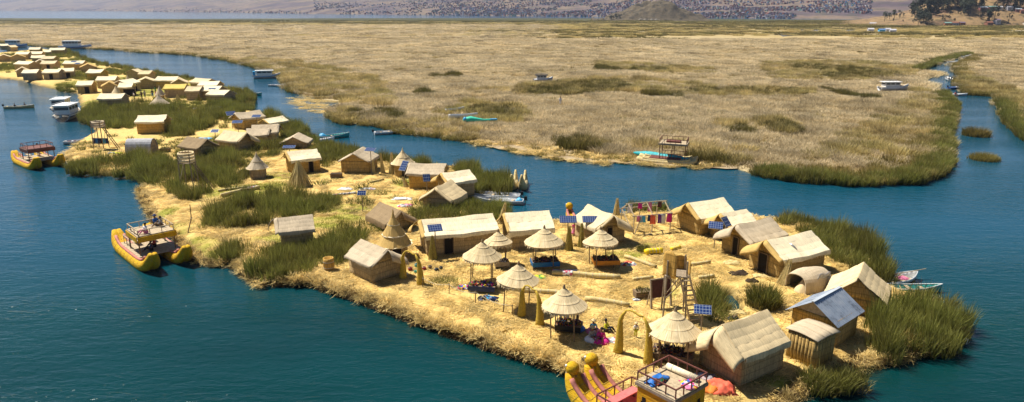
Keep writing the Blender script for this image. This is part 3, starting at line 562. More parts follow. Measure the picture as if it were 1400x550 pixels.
    for s, k in ((1, hood[0]), (-1, hood[1])):
        if k <= .05: continue
        ex, dz = .55*k+.15, .75*k
        def fn(u, v):
            y, z = slope_pt(W, hr, hw, ov, drop, v*.86); a = u*math.pi/2
            return (-eov+.06-ex*math.sin(a), s*(y*(1-.04*u)+.01), z+.02-dz*(1-math.cos(a))*(1-.35*v)-.02*u)
        b = MB(); b.sheet(fn, 5, 7, .05); b.build('end_hood', 'roof_'+{'cream': 'gold' if not far else 'cream', 'yellow': 'yellow', 'tan': 'tan', 'gold': 'gold', 'pale': 'tan'}.get(roof, roof), t, True)
    if door:
        side, pos = door; b = MB(); h = min(1.55, hw-.1); w = dw
        if side == 'g': b.box(-.105, -.075, pos-w/2, pos+w/2, .03, h); f = MB(); [f.box(-.14, -.06, q-.035, q+.035, .02, h+.06) for q in (pos-w/2-.036, pos+w/2+.036)]; f.box(-.14, -.06, pos-w/2, pos+w/2, h+.002, h+.07)
        else:
            s = 1 if side == 'l' else -1; y = s*(e+.01); b.box(pos-w/2, pos+w/2, y-.012, y+.012, .03, h); f = MB(); [f.box(q-.035, q+.035, y-.04, y+.05, .02, h+.06) for q in (pos-w/2-.036, pos+w/2+.036)]; f.box(pos-w/2, pos+w/2, y-.04, y+.05, h+.002, h+.07)
        dd = b.build('doorway', 'dark_inside', t); f.build('door_frame', 'wood', dd)
    return t
NEAR = 'thatched huts on the near island'
H = lambda *a, **k: hut(*a, group=NEAR, **k)
big = H((988.5,445.6),(1047,425),'large tan reed hut at the bottom right beside the painted boat, mat ends draped', W=2.9, hr=2.95, hw=1.75, roof='tan', wall='tan', hood=(1.5,1.1), rows=6, eov=.12)
H((1173,380),(1180.5,361),'ridged tan hut at the right tip whose mat reaches the ground', W=3.3, hr=2.5, hw=1.1, roof='tan', wall='gold', hood=(.2,0), rows=6, drop=.9, L=3.0)
H((1049.5,328.6),(1107.4,316.7),'cream roofed hut with dark doorway beside the satellite dish', W=3.2, hr=2.6, hw=1.6, roof='cream', wall='gold', hood=(1.1,.35), door=('g',.15))
H((1010.5,307.3),(1052,297.8),'grey brown roofed hut between two cream roofed huts of the right row', W=3.2, hr=2.6, hw=1.6, roof='grey', wall='gold', hood=(1.2,.4), door=('g',.1), dw=.5)
H((988,292),(1016,287),'small cream roofed hut half hidden behind the twin solar panels', W=2.7, hr=2.4, hw=1.55, roof='cream', wall='gold', hood=(1.0,.3), door=('g',-.2), L=2.6)
H((943,277.7),(987,271.3),'cream roofed hut next to the clothes drying frame', W=3.2, hr=2.6, hw=1.6, roof='cream', wall='gold', hood=(1.1,.3))
H((836,293.5),(806,281),'tan hut behind two solar panels with its end hood to the right', W=3.0, hr=2.6, hw=1.6, roof='pale', wall='tan', hood=(.2,1.2), door=('g',.2), dw=.5)
H((693,292),(748,288),'cream roofed hut behind the parasol with the blue table', W=3.3, hr=2.7, hw=1.7, roof='cream', wall='tan', hood=(.5,.2), drop=.45)
H((578,301),(671,292.4),'longest hut, cream roof and dark doorway in its front wall', W=3.3, hr=2.6, hw=1.75, roof='cream', wall='tan', hood=(1.3,.3), door=('r',1.75), dw=.7)
H((527,341),(495.5,328),'small grey roofed hut beside the tall conical hut', W=2.6, hr=2.3, hw=1.4, roof='grey', wall='tan', hood=(.1,1.0), drop=.15)
H((546,288),(521,277),'sagging dark brown hut behind the conical hut', W=2.7, hr=1.8, hw=.8, roof='brown', wall='grey', hood=(.3,.9), drop=.5)
H((381.5,298.4),(424,294),'grey roofed hut standing alone among the reeds', W=2.7, hr=2.4, hw=1.6, roof='grey', wall='tan', hood=(1.2,.3))
H((394,208),(431,204),'cream roofed hut with a solar panel on its roof corner', W=3.0, hr=2.5, hw=1.7, roof='cream', wall='ochre', hood=(.5,.2), door=('r',2.2), dw=.5)
H((484,209),(494,203),'grey gabled hut facing the yard next to the solar panel post', W=3.5, hr=2.5, hw=1.5, roof='grey', wall='gold', hood=(.2,.2), L=3.4)
H((563,223.5),(608,224.4),'grey roofed hut with a solar panel leaning on its front wall', W=3.2, hr=2.5, hw=1.7, roof='grey', wall='ochre', hood=(.2,.2))
H((606,237),(640,232.6),'white roofed hut nearest the two grey motorboats', W=2.9, hr=2.4, hw=1.65, roof='cream', wall='tan', hood=(1.0,.2))
H((597,256),(614,247.5),'tan gabled hut in front of the white roofed hut', W=3.3, hr=2.2, hw=1.0, roof='tan', wall='grey', hood=(.4,.3), drop=.5, L=2.9)
MID = 'thatched huts on the middle island'
H = lambda *a, **k: hut(*a, group=MID, **k)
H((323,154.5),(352,151),'tan roofed hut at the back of the middle island cluster', W=3.4, hr=2.6, hw=1.75, roof='grey', wall='gold', hood=(.4,.2), L=4.0, rows=4)
H((361,163),(388,158.6),'low cream lean roof beside the channel reeds', W=2.6, hr=2.0, hw=1.4, roof='cream', wall='grey', hood=(.1,.1), L=3.6, rows=4)
H((378,170),(346,171),'grey double roofed hut in the middle of the cluster', W=3.4, hr=2.5, hw=1.6, roof='grey', wall='tan', hood=(.3,.8), rows=4)
H((366,176),(339,176.5),'grey roofed hut overlapping the hut behind it in the cluster', W=2.6, hr=2.1, hw=1.4, roof='grey', wall='tan', hood=(.2,.4), rows=4)
H((335,181.5),(307.6,178.8),'pale roofed hut with its torn hood hanging down', W=3.1, hr=2.5, hw=1.5, roof='pale', wall='tan', hood=(.2,1.3), rows=4)
H((401,187),(407,182.5),'low grey gabled hut beside the blue boats', W=3.6, hr=1.7, hw=.8, roof='grey', wall='brown' if False else 'grey', hood=(.1,.1), L=3.0, rows=4)
H((281.5,190.5),(257.5,187.2),'brown roofed hut behind the basket watchtower', W=3.0, hr=2.4, hw=1.4, roof='brown', wall='tan', hood=(.1,.4), rows=4)
H((190.4,158.2),(227,157.6),'bright yellow walled hut with cream roof in front of the reed bed', W=3.2, hr=2.7, hw=1.9, roof='cream', wall='ochre', hood=(.1,.05), rows=4)
# far village: ridge ends, label, roof tone, extra
FARG = 'thatched huts of the far village'
FAR = [
 ((123,95),(142,95),'ochre walled hut at the back of the far village by the channel reeds','cream','ochre'),
 ((135,104.8),(159.5,104.4),'wide cream roofed hut behind the small gable in the far village','cream','tan'),
 ((108,111),(127.4,110.6),'far hut with dark doorway facing the green landing','cream','gold'),
 ((139,128.4),(170,128),'large cream roofed hut at the front edge of the far village reeds','cream','grey'),
 ((163.6,110),(181,107.5),'cream roofed hut behind the open fronted hut','cream','tan'),
 ((165,113.8),(181.5,113.4),'open fronted hut with dark red front by the standing people','cream','tan'),
 ((188,94.2),(180,95.2),'small tan hut closest to the channel, left of its twin','tan','tan'),
 ((207,96.7),(193.5,96.7),'tan gabled hut closest to the channel, right of its twin','tan','tan'),
 ((216.7,104.9),(243.6,105),'long cream roofed hut behind the yellow roof','cream','gold'),
 ((227.6,115.6),(254.5,115.3),'hut with the bright yellow roof','yellow','grey'),
 ((268,107),(288.7,108.4),'cream roofed hut at the back of the right hand row','pale','tan'),
 ((275.6,111.3),(300,111.4),'cream roofed hut, second from the back in the right hand row','cream','tan'),
 ((281,117.5),(303,118),'cream roofed hut, third from the back in the right hand row','cream','tan'),
 ((290,122.8),(313.4,123.6),'front cream roofed hut of the right hand row, solar panel before it','cream','grey'),
 ((258,118.6),(275.6,118.5),'low tan roofed hut right of the yellow roof','pale','grey'),
 ((0,60.3),(10,60),'farthest hut at the left edge beside the channel','cream','tan'),
 ((20,61.8),(11,62.2),'gabled hut next to the farthest hut at the left edge','tan','tan'),
 ((41.4,65.2),(55.4,65),'cream roofed hut below the first blue tour boat','cream','gold'),
 ((69.4,65.8),(89,65.5),'long cream hut at the far point of the village','cream','gold'),
 ((60.5,68.2),(69.4,68),'small hut left of the long hut at the far point','cream','tan'),
 ((24,71.3),(40.7,71.2),'cream roofed hut in the third row at the left','cream','tan'),
 ((42.6,70.8),(58.5,70.6),'cream roofed hut right beside its like in the third row','cream','gold'),
 ((44,76),(61,75.6),'cream roofed hut in the crowded middle of the far left cluster','cream','grey'),
 ((60,77),(76.4,76.9),'pale roofed hut in front of the far point reeds','pale','gold'),
 ((26,83.6),(46,84.2),'wide cream hut in the second row from the beach','cream','tan'),
 ((59,83.4),(77.6,83.2),'broad pale roofed hut in the second row behind the doorway hut','pale','tan'),
 ((89.7,83.4),(115.8,83.2),'large cream roof carrying two solar panels','cream','gold'),
 ((33.7,95.5),(52.8,95.2),'beach front hut with grey wall and cream roof','cream','grey'),
 ((62.4,94.8),(83.4,94.6),'beach front hut with a dark doorway','cream','grey'),
 ((81.5,93.6),(100.5,93),'cream roof just behind the beach front doorway hut','cream','tan'),
]
for r0, r1, lab, ro, wa in FAR:
    dist = G(*r0).length; k = 1.0
    hut(r0, r1, lab, W=3.6, hr=2.75, hw=2.0, roof=ro, wall=wa, hood=(.15,.1), far=True, group=FARG, door=('r',2.0) if 'doorway' in lab or 'open' in lab else None, dw=2.4 if 'open' in lab else .9)
for px, py, lab, w, ro in [(198.6,106.9,'gabled hut facing the standing people in the far village',4.6,'tan'),(149,112.5,'small dark gabled hut in front of the wide cream hut',3.4,'gold'),(23,74.5,'yellowish gable in the third row at the left',4.6,'gold'),(4.5,74.8,'gabled hut at the left edge in the third row',4.4,'tan'),(119.6,87.5,'golden gabled hut beside the large roof with panels',4.2,'gold'),(29.5,92.5,'small grey gabled hut next to the beach front hut',3.0,'tan'),(244,108,'dark gabled hut between the yellow roof and the right hand row',3.4,'tan'),(54,82,'dark gabled hut between the second row huts',3.4,'grey')]:
    hut((px, py), (px+2.0, py-4), lab, W=w, hr=2.6, hw=1.6, roof=ro, wall='tan', hood=(.1,.1), far=True, group=FARG, L=4.2)

# corrugated roof hut ---------------------------------------------------
def tin_hut():
    A = G(1112.6, 412.6, GZ+2.6); B = G(1147, 394, GZ+2.6); d = B-A; L = d.length; t = thing('plank_hut', 'reed walled hut with a blue grey corrugated metal gable roof', 'hut', (A.x, A.y, GZ-.04), math.atan2(d.y, d.x)); W, hw, hr = 2.7, 1.75, 2.62; e = W/2; x0 = .35
    for s in (-1, 1):
        b = MB(); b.sheet(lambda u, v: (x0+(L-x0-.1)*u, s*(e+.025*abs(math.sin(v*12.5))), v*hw), 3, 12, .05); b.build('wall', 'wall_gold', t, True)
    for xx in (x0, L-.1):
        b = MB(); b.sheet(lambda u, v: (xx-.03*abs(math.sin(v*12.5)), (u*2-1)*(e-.04), v*hw), 3, 12, .05); b.build('wall', 'wall_ochre', t, True)
        b = MB(); b.add([(xx, -e, hw+.01), (xx, e, hw+.01), (xx, 0, hr-.05), (xx+.05, -e, hw+.01), (xx+.05, e, hw+.01), (xx+.05, 0, hr-.05)], [(0, 1, 2), (5, 4, 3), (0, 3, 4, 1), (1, 4, 5, 2), (2, 5, 3, 0)]); b.build('gable_board', 'wood_pale', t)
    for s in (-1, 1):
        for k in range(3):
            u0, u1 = k/3, (k+1)/3+.03
            b = MB(); b.sheet(lambda u, v: (-.1+(L+.25)*(u0+(u1-u0)*u), s*(e+.28)*v, hr+.03-(hr-hw+.22)*v+.022*math.sin((u0+(u1-u0)*u)*L*30)+.012*k), 22, 1, .012); b.build('roof_sheet', 'corrugated', t)
    b = MB(); b.box(-.12, L+.15, -.1, .1, hr+.05, hr+.09); b.build('ridge_cap', 'roof_tin', t)
tin_hut()
def shed():
    c = G(1106, 489, GZ); t = thing('reed_shed', 'small box shed of upright reeds between the large hut and the metal roof', 'shed', (c.x, c.y, GZ-.04), R(33)); w = .85
    for k in range(4):
        a = k*math.pi/2; Mx = Matrix.Rotation(a, 4, 'Z'); b = MB()
        for i in range(8):
            x = -w+.11+i*(2*w-.22)/7; b.tube([Mx @ Vector((x+rr(-.02, .02), -w, 0)), Mx @ Vector((x+rr(-.04, .04), -w+rr(-.02, .02), 1.68))], .12, 6)
        b.build('wall', 'wall_gold' if k != 1 else 'wall_tan', t, True)
    for k in range(3):
        b = MB(); b.sheet(lambda u, v: (-1.02+.68*k+.75*u, -1.02+2.04*v, 1.74+.10*math.sin(v*3.14)+.09*math.sin((k+u)/3*3.14)+.02*k), 3, 5, .07); b.build('roof_mat', 'roof_grey', t, True)
shed()
# half collapsed shelter, cone of matting, reed bundle by the dish ------
def shelter():
    c = G(1105, 393, GZ); t = thing('reed_shelter', 'slumped rounded mat shelter with open front beside the satellite dish', 'shelter', (c.x, c.y, GZ-.04), R(25))
    for k in range(3):
        def fn(u, v):
            U = (k+u)/3; return (-1.35+2.7*U+.08*math.sin(v*7)*(k == 0)*(1-u), -1.1*math.cos(v*math.pi)*(.85+.15*math.sin(U*3.1))+.05*math.sin(U*7+v*5), 1.5*max(0., math.sin(v*math.pi))**.6*(.78+.22*math.sin(.4+U*2.4))+.05*math.sin(U*9+v*8))
        b = MB(); b.sheet(fn, 4, 14, .06); b.build('mat_cover', 'roof_grey', t)
    b = MB(); b.sheet(lambda u, v: (1.35, (u*2-1)*.9*math.cos(v*1.3), v*1.25), 6, 5, .05); b.build('back_wall', 'wall_grey', t)
    b = MB(); b.sheet(lambda u, v: (-.3+1.1*u, -1.05+.5*v*v, 1.45-.9*v+.08*math.sin(u*9)), 6, 5, .03); b.build('tarp', 'grey_cloth', t, True)
    c = G(1098, 398, GZ); t = thing('mat_cone', 'low cone of pale matting lying before the slumped shelter', 'matting', c); b = MB(); b.lathe([(.62, 0), (.58, .12), (.3, .55), (.06, .95), (0, .97)], 14, jit=.05); b.build('cone', 'roof_tan', t, True); b = MB(); b.tube([(0, 0, .9), (.03, 0, 1.1)], .05, 6); b.build('tip', 'roof_grey', t)
    c = G(1070, 388, GZ); t = thing('reed_bundle', 'leaning golden bundle of cut reeds beside the slumped shelter', 'reed bundle', c, R(25)); fan(t, 90, .45, 1.7, (.5, 0))
def fan(t, n, r, h, lean=(0, 0), mat='log_reed', nm='stalks', tw=.25):
    """a standing sheaf of reeds, spread at the foot and tied near the top"""
    b = MB()
    for i in range(n):
        a = rr(0, 6.283); q = r*math.sqrt(random.random()); a2 = a+rr(-.4, .4); top = tw*q+.03; b.tube([(q*math.cos(a), q*math.sin(a), 0), (lean[0]*.6+(q*.45+top*.3)*math.cos(a2), lean[1]*.6+(q*.45+top*.3)*math.sin(a2), h*.6), (lean[0]+top*math.cos(a2), lean[1]+top*math.sin(a2), h*rr(.88, 1.08))], [.035, .03, .014], 4, cap=False)
    b.build(nm, mat, t)
    k = .72; b = MB(); b.lathe([(r*.42*(tw+.2)+.06, h*k-.03), (r*.42*(tw+.2)+.075, h*k), (r*.42*(tw+.2)+.06, h*k+.03)], 12, (lean[0]*k, lean[1]*k, 0)); b.build('binding', 'rope', t)
shelter()
# conical huts ----------------------------------------------------------
def cone_hut(ax, ay, label, hz, r, hw, tiers=2, roof='tan', wall='wall_tan', door=True, base=GZ, grp=None):
    A = G(ax, ay, base+hz); t = thing('conical_hut', label, 'hut', (A.x, A.y, base-.04), math.atan2(-A.x, A.y)*0, grp); rw = r*.74
    b = MB(); b.lathe([(rw, 0), (rw*1.03, hw*.5), (rw, hw)], 22); b.build('wall', wall, t, True)
    zs = [(0, hz)]; n = 26
    for k in range(tiers):
        f0, f1 = k/tiers, (k+1)/tiers; r0, r1 = r*f0*.95, r*f1; z0, z1 = hz-(hz-hw+.1)*f0**.9, hz-(hz-hw+.15)*f1**.9
        b = MB(); b.lathe([(max(r0*.9, .02), z0+.05), (r0+(r1-r0)*.4, z0+(z1-z0)*.45), (r1, z1), (r1*.96, z1-.07), (r1*.8, z1+.02)], n, jit=.04); b.build('thatch_tier', 'roof_'+roof, t)
        b = MB(); b.lathe([(r1*.99, z1+.02), (r1*1.03, z1+.0), (r1*1.0, z1-.06), (r1*.95, z1-.03)], n, jit=.05); b.build('thatch_rim', 'roof_cream' if roof != 'grey' else 'roof_pale', t)
    b = MB(); b.tube([(0, 0, hz-.12), (.02, 0, hz+.12), (0, 0, hz+.28)], [.09, .06, .02], 7); b.build('finial', 'roof_'+roof, t)
    if door:
        q = -math.pi/2+(.35 if ax < 700 else -.2); b = MB(); b.box(rw-.06, rw+.05, -.33, .33, .02, min(1.45, hw-.05), 0, Matrix.Rotation(q, 4, 'Z')); b.build('doorway', 'dark_inside', t)
    return t
cone_hut(537, 290, 'tall conical hut of golden thatch behind the arch', 3.75, 1.38, 1.35, 3, 'gold')
cone_hut(550, 204.5, 'conical roofed round hut beside the leaning solar panel', 3.1, 1.42, 1.65, 2, 'yellow' if False else 'tan', 'wall_gold')
cone_hut(350, 209.5, 'round hut with a two tier skirted conical roof among the reeds', 2.9, 1.25, 1.35, 2, 'grey', 'wall_grey', False)
for x, y, lab, hz, r in [(217.4,117.6,'small conical hut behind the standing people',2.8,1.1),(216,129.6,'wide grey conical hut in front of the standing people',2.6,1.9),(158,117,'small pale conical hut in the far yard',2.4,1.0),(173.8,103,'pale pointed conical roof behind the open fronted hut',2.9,1.1)]:
    cone_hut(x, y, lab, hz, r, 1.0, 1, 'pale' if 'pale' in lab else 'grey', 'wall_tan', False, grp='conical huts of the far village')
# tipi sheaves ----------------------------------------------------------
def tipi(px, py, r, h, label, n=70, mat='log_reed', lean=(0, 0), tw=.2):
    t = thing('reed_sheaf', label, 'reed sheaf', G(px, py, GZ-.03), rr(0, 6)); fan(t, n, r, h, lean, mat, tw=tw)
tipi(410, 254, 1.45, 2.7, 'large tipi shaped sheaf of drying reeds in the yard', 150, tw=.12)
plain('sheaf_green', (.34, .27, .06), .9, .3, 9)
tipi(524, 237, .3, 2.3, 'tall twisted reed sheaf standing left of its pair', 45, lean=(.2, .1)); tipi(536, 238, .42, 2.5, 'tall twisted reed sheaf standing right of its pair', 55, lean=(-.15, .1)); tipi(511, 237, .2, 1.6, 'thin reed sheaf beside the grey gabled hut', 25)
tipi(592, 355, .42, 1.9, 'olive reed sheaf leaning by the long hut corner', 55, 'sheaf_green'); tipi(778, 342, .38, 1.9, 'olive reed sheaf standing before the left solar panel', 50, 'sheaf_green'); tipi(795, 338, .36, 2.0, 'olive reed sheaf standing between the two solar panels', 50, 'sheaf_green')
tipi(243.6, 140, .7, 1.6, 'small reed sheaf before the yellow roofed hut', 40); tipi(272.7, 140, .5, 1.7, 'dark reed sheaf right of the blue and white panel', 40, 'sheaf_green')
tipi(843, 294, .35, 1.6, 'reed sheaf behind the tan hut near the drying frame', 35); tipi(684, 306, .4, 1.9, 'curved reed sheaf between the two cream roofs', 45, lean=(.5, .1))
tipi(556, 256, .35, 1.1, 'short reed sheaf leaning by the grey hut wall', 30, lean=(.5, .2))

# ragged young reeds growing between the huts of the far and middle islands
hp = np.array([[o.location.x+1.8*math.cos(o.rotation_euler.z), o.location.y+1.8*math.sin(o.rotation_euler.z)] for o in bpy.data.objects if o.get('category') == 'hut'])
for y0, y1, n, thr, hs, lab in ((108, 400, 4200, .46, (.35, .8), 'young reeds and weeds between the far village huts'), (62, 108, 900, .50, (.2, .5), 'short reeds sprouting between the middle island huts')):
    lo = ISL.min(0); q = np.c_[RNG.uniform(max(lo[0], -200), -4, n), RNG.uniform(y0, min(y1, ISL.max(0)[1]), n)]; d = sdist(q[:, 0], q[:, 1], ISL); dh = np.sqrt(((q[:, None, :]-hp[None])**2).sum(2)).min(1)
    g = (d > 1) & (dh > 2.3) & (fbm(q[:, 0]*.12+3, q[:, 1]*.12) > thr); scatter('young_reeds', 'green', np.c_[q[g], np.full(g.sum(), GZ-.1)], lab, hs, (.9, 1.6), lump=.4)
# ------------------------------------------------------------------ parasols
m = NT('thatch_radial'); sp_ = m.node('ShaderNodeSeparateXYZ'); m.set(sp_, 0, m.node('ShaderNodeTexCoord').outputs['Object']); an = m.math('ARCTAN2', sp_.outputs[1], sp_.outputs[0])
cv = m.node('ShaderNodeCombineXYZ'); m.set(cv, 0, m.math('MULTIPLY', an, 22)); m.set(cv, 1, m.math('MULTIPLY', sp_.outputs[2], 1.5)); fb_ = m.noise(cv.outputs[0], 1, 3, .65); bl_ = m.noise(m.coord((1, 1, 1)), 1.6, 4, .6); rn_ = m.node('ShaderNodeObjectInfo').outputs['Random']
c = m.ramp(fb_, [(.28, (.42, .30, .14)), (.5, (.72, .57, .33)), (.7, (.86, .72, .46))]); c = m.mix(m.val(bl_, .48, .7, 0, .55), c, (.36, .265, .14)); m.done(m.mix(m.val(rn_, 0, 1, 0, .25), c, (.45, .33, .16)), .9, fb_, .8, .05)
def parasol(ax, ay, label, r=1.42, rim=2.0, top=3.15, table=None, poles=4, cloths=()):
    A = G(ax, ay, GZ+top); t = thing('thatch_parasol', label, 'parasol', (A.x, A.y, GZ-.04), rr(-.3, .3), 'thatched parasols over the craft tables'); t.rotation_euler.x = rr(-.05, .05); t.rotation_euler.y = rr(-.05, .05)
    n = 36; k = 3; ph = rr(0, 6); el = [rr(-.05, .05) for _ in range(n)]
    for i in range(k):
        f0, f1 = i/k, (i+1)/k; b = MB(); tl = (rr(-.03, .03), rr(-.03, .03))
        def fn(u, v):
            f = max(.02, f0*.96+(f1-f0*.96)*v); j = int(u*n) % n; q = r*f*(1+el[j]*f*.55); a = u*6.28319; z = top-(top-rim)*(f**1.08)-.05*math.sin(f*math.pi)+.02*(k-i)*v*0+.016*(1-v)*0+el[j]*.25*f+.03*(i < k-1)*(1-v)*0
            return (q*math.cos(a)+tl[0]*f, q*math.sin(a)+tl[1]*f, z+.012*(k-i)*(v > .9)+.03*math.sin(a*2+ph)*f)
        b.sheet(fn, n, 4, .045); b.build('thatch_tier', 'thatch_radial', t)
    b = MB()
    for j in range(n*3):
        a = 6.283*(j+rr(-.4, .4))/(n*3); q = Matrix.Rotation(a, 4, 'Z'); b.add([q @ Vector((r*.97, -.075, rim+.02)), q @ Vector((r*.97, .075, rim+.02)), q @ Vector((r*rr(.98, 1.06), rr(-.05, .05), rim-rr(.05, .3)))], [(0, 1, 2)])
    b.build('fringe', 'roof_tan', t); b = MB(); b.tube([(0, 0, top-.1), (0, 0, top+.1), (.02, 0, top+.22)], [.11, .08, .03], 8); b.build('cap', 'roof_brown', t)
    for j in range(poles):
        a = R(45)+j*6.283/poles if poles > 1 else 0; q = r*.74 if poles > 1 else 0; b = MB(); b.tube([(q*math.cos(a), q*math.sin(a), 0), (q*math.cos(a)*.97, q*math.sin(a)*.97, rim+.12 if poles > 1 else rim+.8)], .042, 6); b.build('pole', 'wood', t)
    b = MB()
    for j in range(8): a = j*.785; b.bar((0, 0, top-.18), (r*.93*math.cos(a), r*.93*math.sin(a), rim+.05), .035)
    b.build('rafters', 'wood', t)
    return t
PU = [parasol(658,330,'second parasol from the rope fence post, near the green craft sheets'), parasol(681.5,316,'smallest parasol standing in front of the gap between the two cream roofs', r=1.08, rim=1.85, top=2.75), parasol(706,361,'parasol on dark poles behind the curved arch over a grey board', r=1.4, poles=2), parasol(745,311,'parasol over the blue fronted craft table', r=1.5), parasol(824,313,'parasol over the orange fronted craft table, scalloped rim', r=1.35, rim=1.95, top=3.0), parasol(773.6,393,'parasol sheltering the sitting people in bright clothes', r=1.38), parasol(924,425,'front parasol beside the large tan hut and the boat', r=1.5, rim=1.9, top=3.15)]
def craft_table(px, py, label, front, w=1.9, d=1.1, rz=0, h=.62, goods='crafts', seed=0):
    t = thing('craft_table', label, 'table', G(px, py, GZ-.04), R(rz)); b = MB(); b.box(-w/2, w/2, -d/2, d/2, h-.05, h); b.build('table_top', 'wood', t)
    b = MB(); b.box(-w/2, w/2, -d/2-.03, -d/2-.004, h-.32, h+.04); b.build('front_board', front, t); b = MB(); b.box(-w/2-.03, -w/2-.004, -d/2, d/2, h-.28, h+.04); b.build('side_board', front, t)
    for sx in (-1, 1):
        for sy in (-1, 1): b = MB(); b.box(sx*(w/2-.05)-.035, sx*(w/2-.05)+.035, sy*(d/2-.05)-.035, sy*(d/2-.05)+.035, 0, h-.052); b.build('leg', 'wood', t)
    o = thing('craft_goods', 'small woven crafts heaped on '+label.replace('craft table', 'table'), 'crafts', tuple(t.location+Vector((0, 0, h+.002))), R(rz)); r = random.Random(seed); b = MB()
    for i in range(int(46*w)):
        x, y = r.uniform(-w/2+.1, w/2-.1), r.uniform(-d/2+.08, d/2-.08); s = r.uniform(.03, .08); q = Matrix.Translation((x, y, 0)) @ Matrix.Rotation(r.uniform(0, 3), 4, 'Z'); b.box(-s, s, -s*.6, s*.6, 0, r.uniform(.04, .2), r.randrange(2), q)
    b.build('woven_goods', [goods, 'weave_c'], o); o['kind'] = 'thing'; return t
craft_table(745,366,'blue fronted craft table','table_blue',2.1,1.2,8,seed=1); craft_table(828,364,'orange fronted craft table','orange_paint',2.0,1.2,4,seed=2); craft_table(660,398,'low dark draped craft table near the fence','navy',1.9,1.0,-8,.5,'weave_a',3)
craft_table(778,452,'dark craft table beside the sitting people','black',1.6,1.1,-14,.5,'weave_c',4); craft_table(920,492,'dark craft table under the front parasol','wood',2.3,1.3,-20,.55,'crafts',5); craft_table(686,366,'small pale table under the smallest parasol','wood_pale',1.1,.7,10,.55,'white_cloth',6)
# ------------------------------------------------------------------ reed arches
plain('arch_reed', (.46, .31, .035), .8, .28, 10)
def arch(p0, p1, top, label, hgt):
    a = G(*p0, GZ-.05); b_ = G(*p1, GZ-.05); t = thing('reed_arch', label, 'arch', (a+b_)/2, math.atan2(b_.y-a.y, b_.x-a.x)); w = (b_-a).length/2
    for s in (-1, 1):
        b = MB(); pts = []; rad = []
        for i in range(9):
            f = i/8; pts.append((s*w*(1-.10*f-.55*max(0, f-.72)**1.5*4), .03*math.sin(f*5), hgt*f*(1-.05*f))); rad.append(.25*(1-f)**.8+.05)
        b.tube(pts, rad, 10); lg = b.build('leg', 'arch_reed', t, True)
        b = MB()
        for f in [.12*j+.06 for j in range(7)]:
            q = Vector(pts[int(f*8)]).lerp(Vector(pts[min(8, int(f*8)+1)]), f*8-int(f*8)); rd = .25*(1-f)**.8+.055; b.lathe([(rd, -.02), (rd+.012, 0), (rd, .02)], 10, q)
        b.build('rope_band', 'arch_reed', lg); e = pts[-1]
    b = MB(); b.tube([(-abs(e[0]), e[1], e[2]), (-abs(e[0])*.5, e[1], e[2]+.1), (0, e[1], e[2]+.07), (abs(e[0])*.5, e[1], e[2]-.03), (abs(e[0]), e[1], e[2]-.02)], .055, 7); b.build('crosspiece', 'arch_reed', t, True)
arch((551,381),(575,389),None,'olive reed arch in front of the tall conical hut',2.35); arch((713,433),(738,445),None,'olive reed arch standing by the rope fence before a parasol',2.4); arch((845,482),(886,498),None,'largest olive reed arch, beside the painted boat prows',2.95)
# ------------------------------------------------------------------ rope fence
def post(px, py, label, h=.8): 
    c = G(px, py, GZ-.05); t = thing('fence_post', label, 'post', c); b = MB(); b.tube([(0, 0, 0), (.03, 0, h)], .035, 6); b.build('stake', 'wood', t); b = MB(); b.tube([(.02, 0, h-.12), (.03, 0, h-.06)], .048, 6); b.build('rope_knot', 'rope', t); return c+Vector((.02, 0, h-.08))
fp = [post(578,393,'fence stake at the arch end of the rope fence'), post(614,402,'second fence stake along the front bank'), post(650,415,'middle fence stake along the front bank',.9), post(700,432,'fence stake next to the arch before the parasol')]
b = MB()
for i in range(3): b.tube([fp[i].lerp(fp[i+1], k/8)-Vector((0, 0, .22*math.sin(k/8*math.pi))) for k in range(9)], .018, 5)
tag(b.build('fence_rope', 'rope'), 'pale slack rope running along the front bank stakes', 'rope')
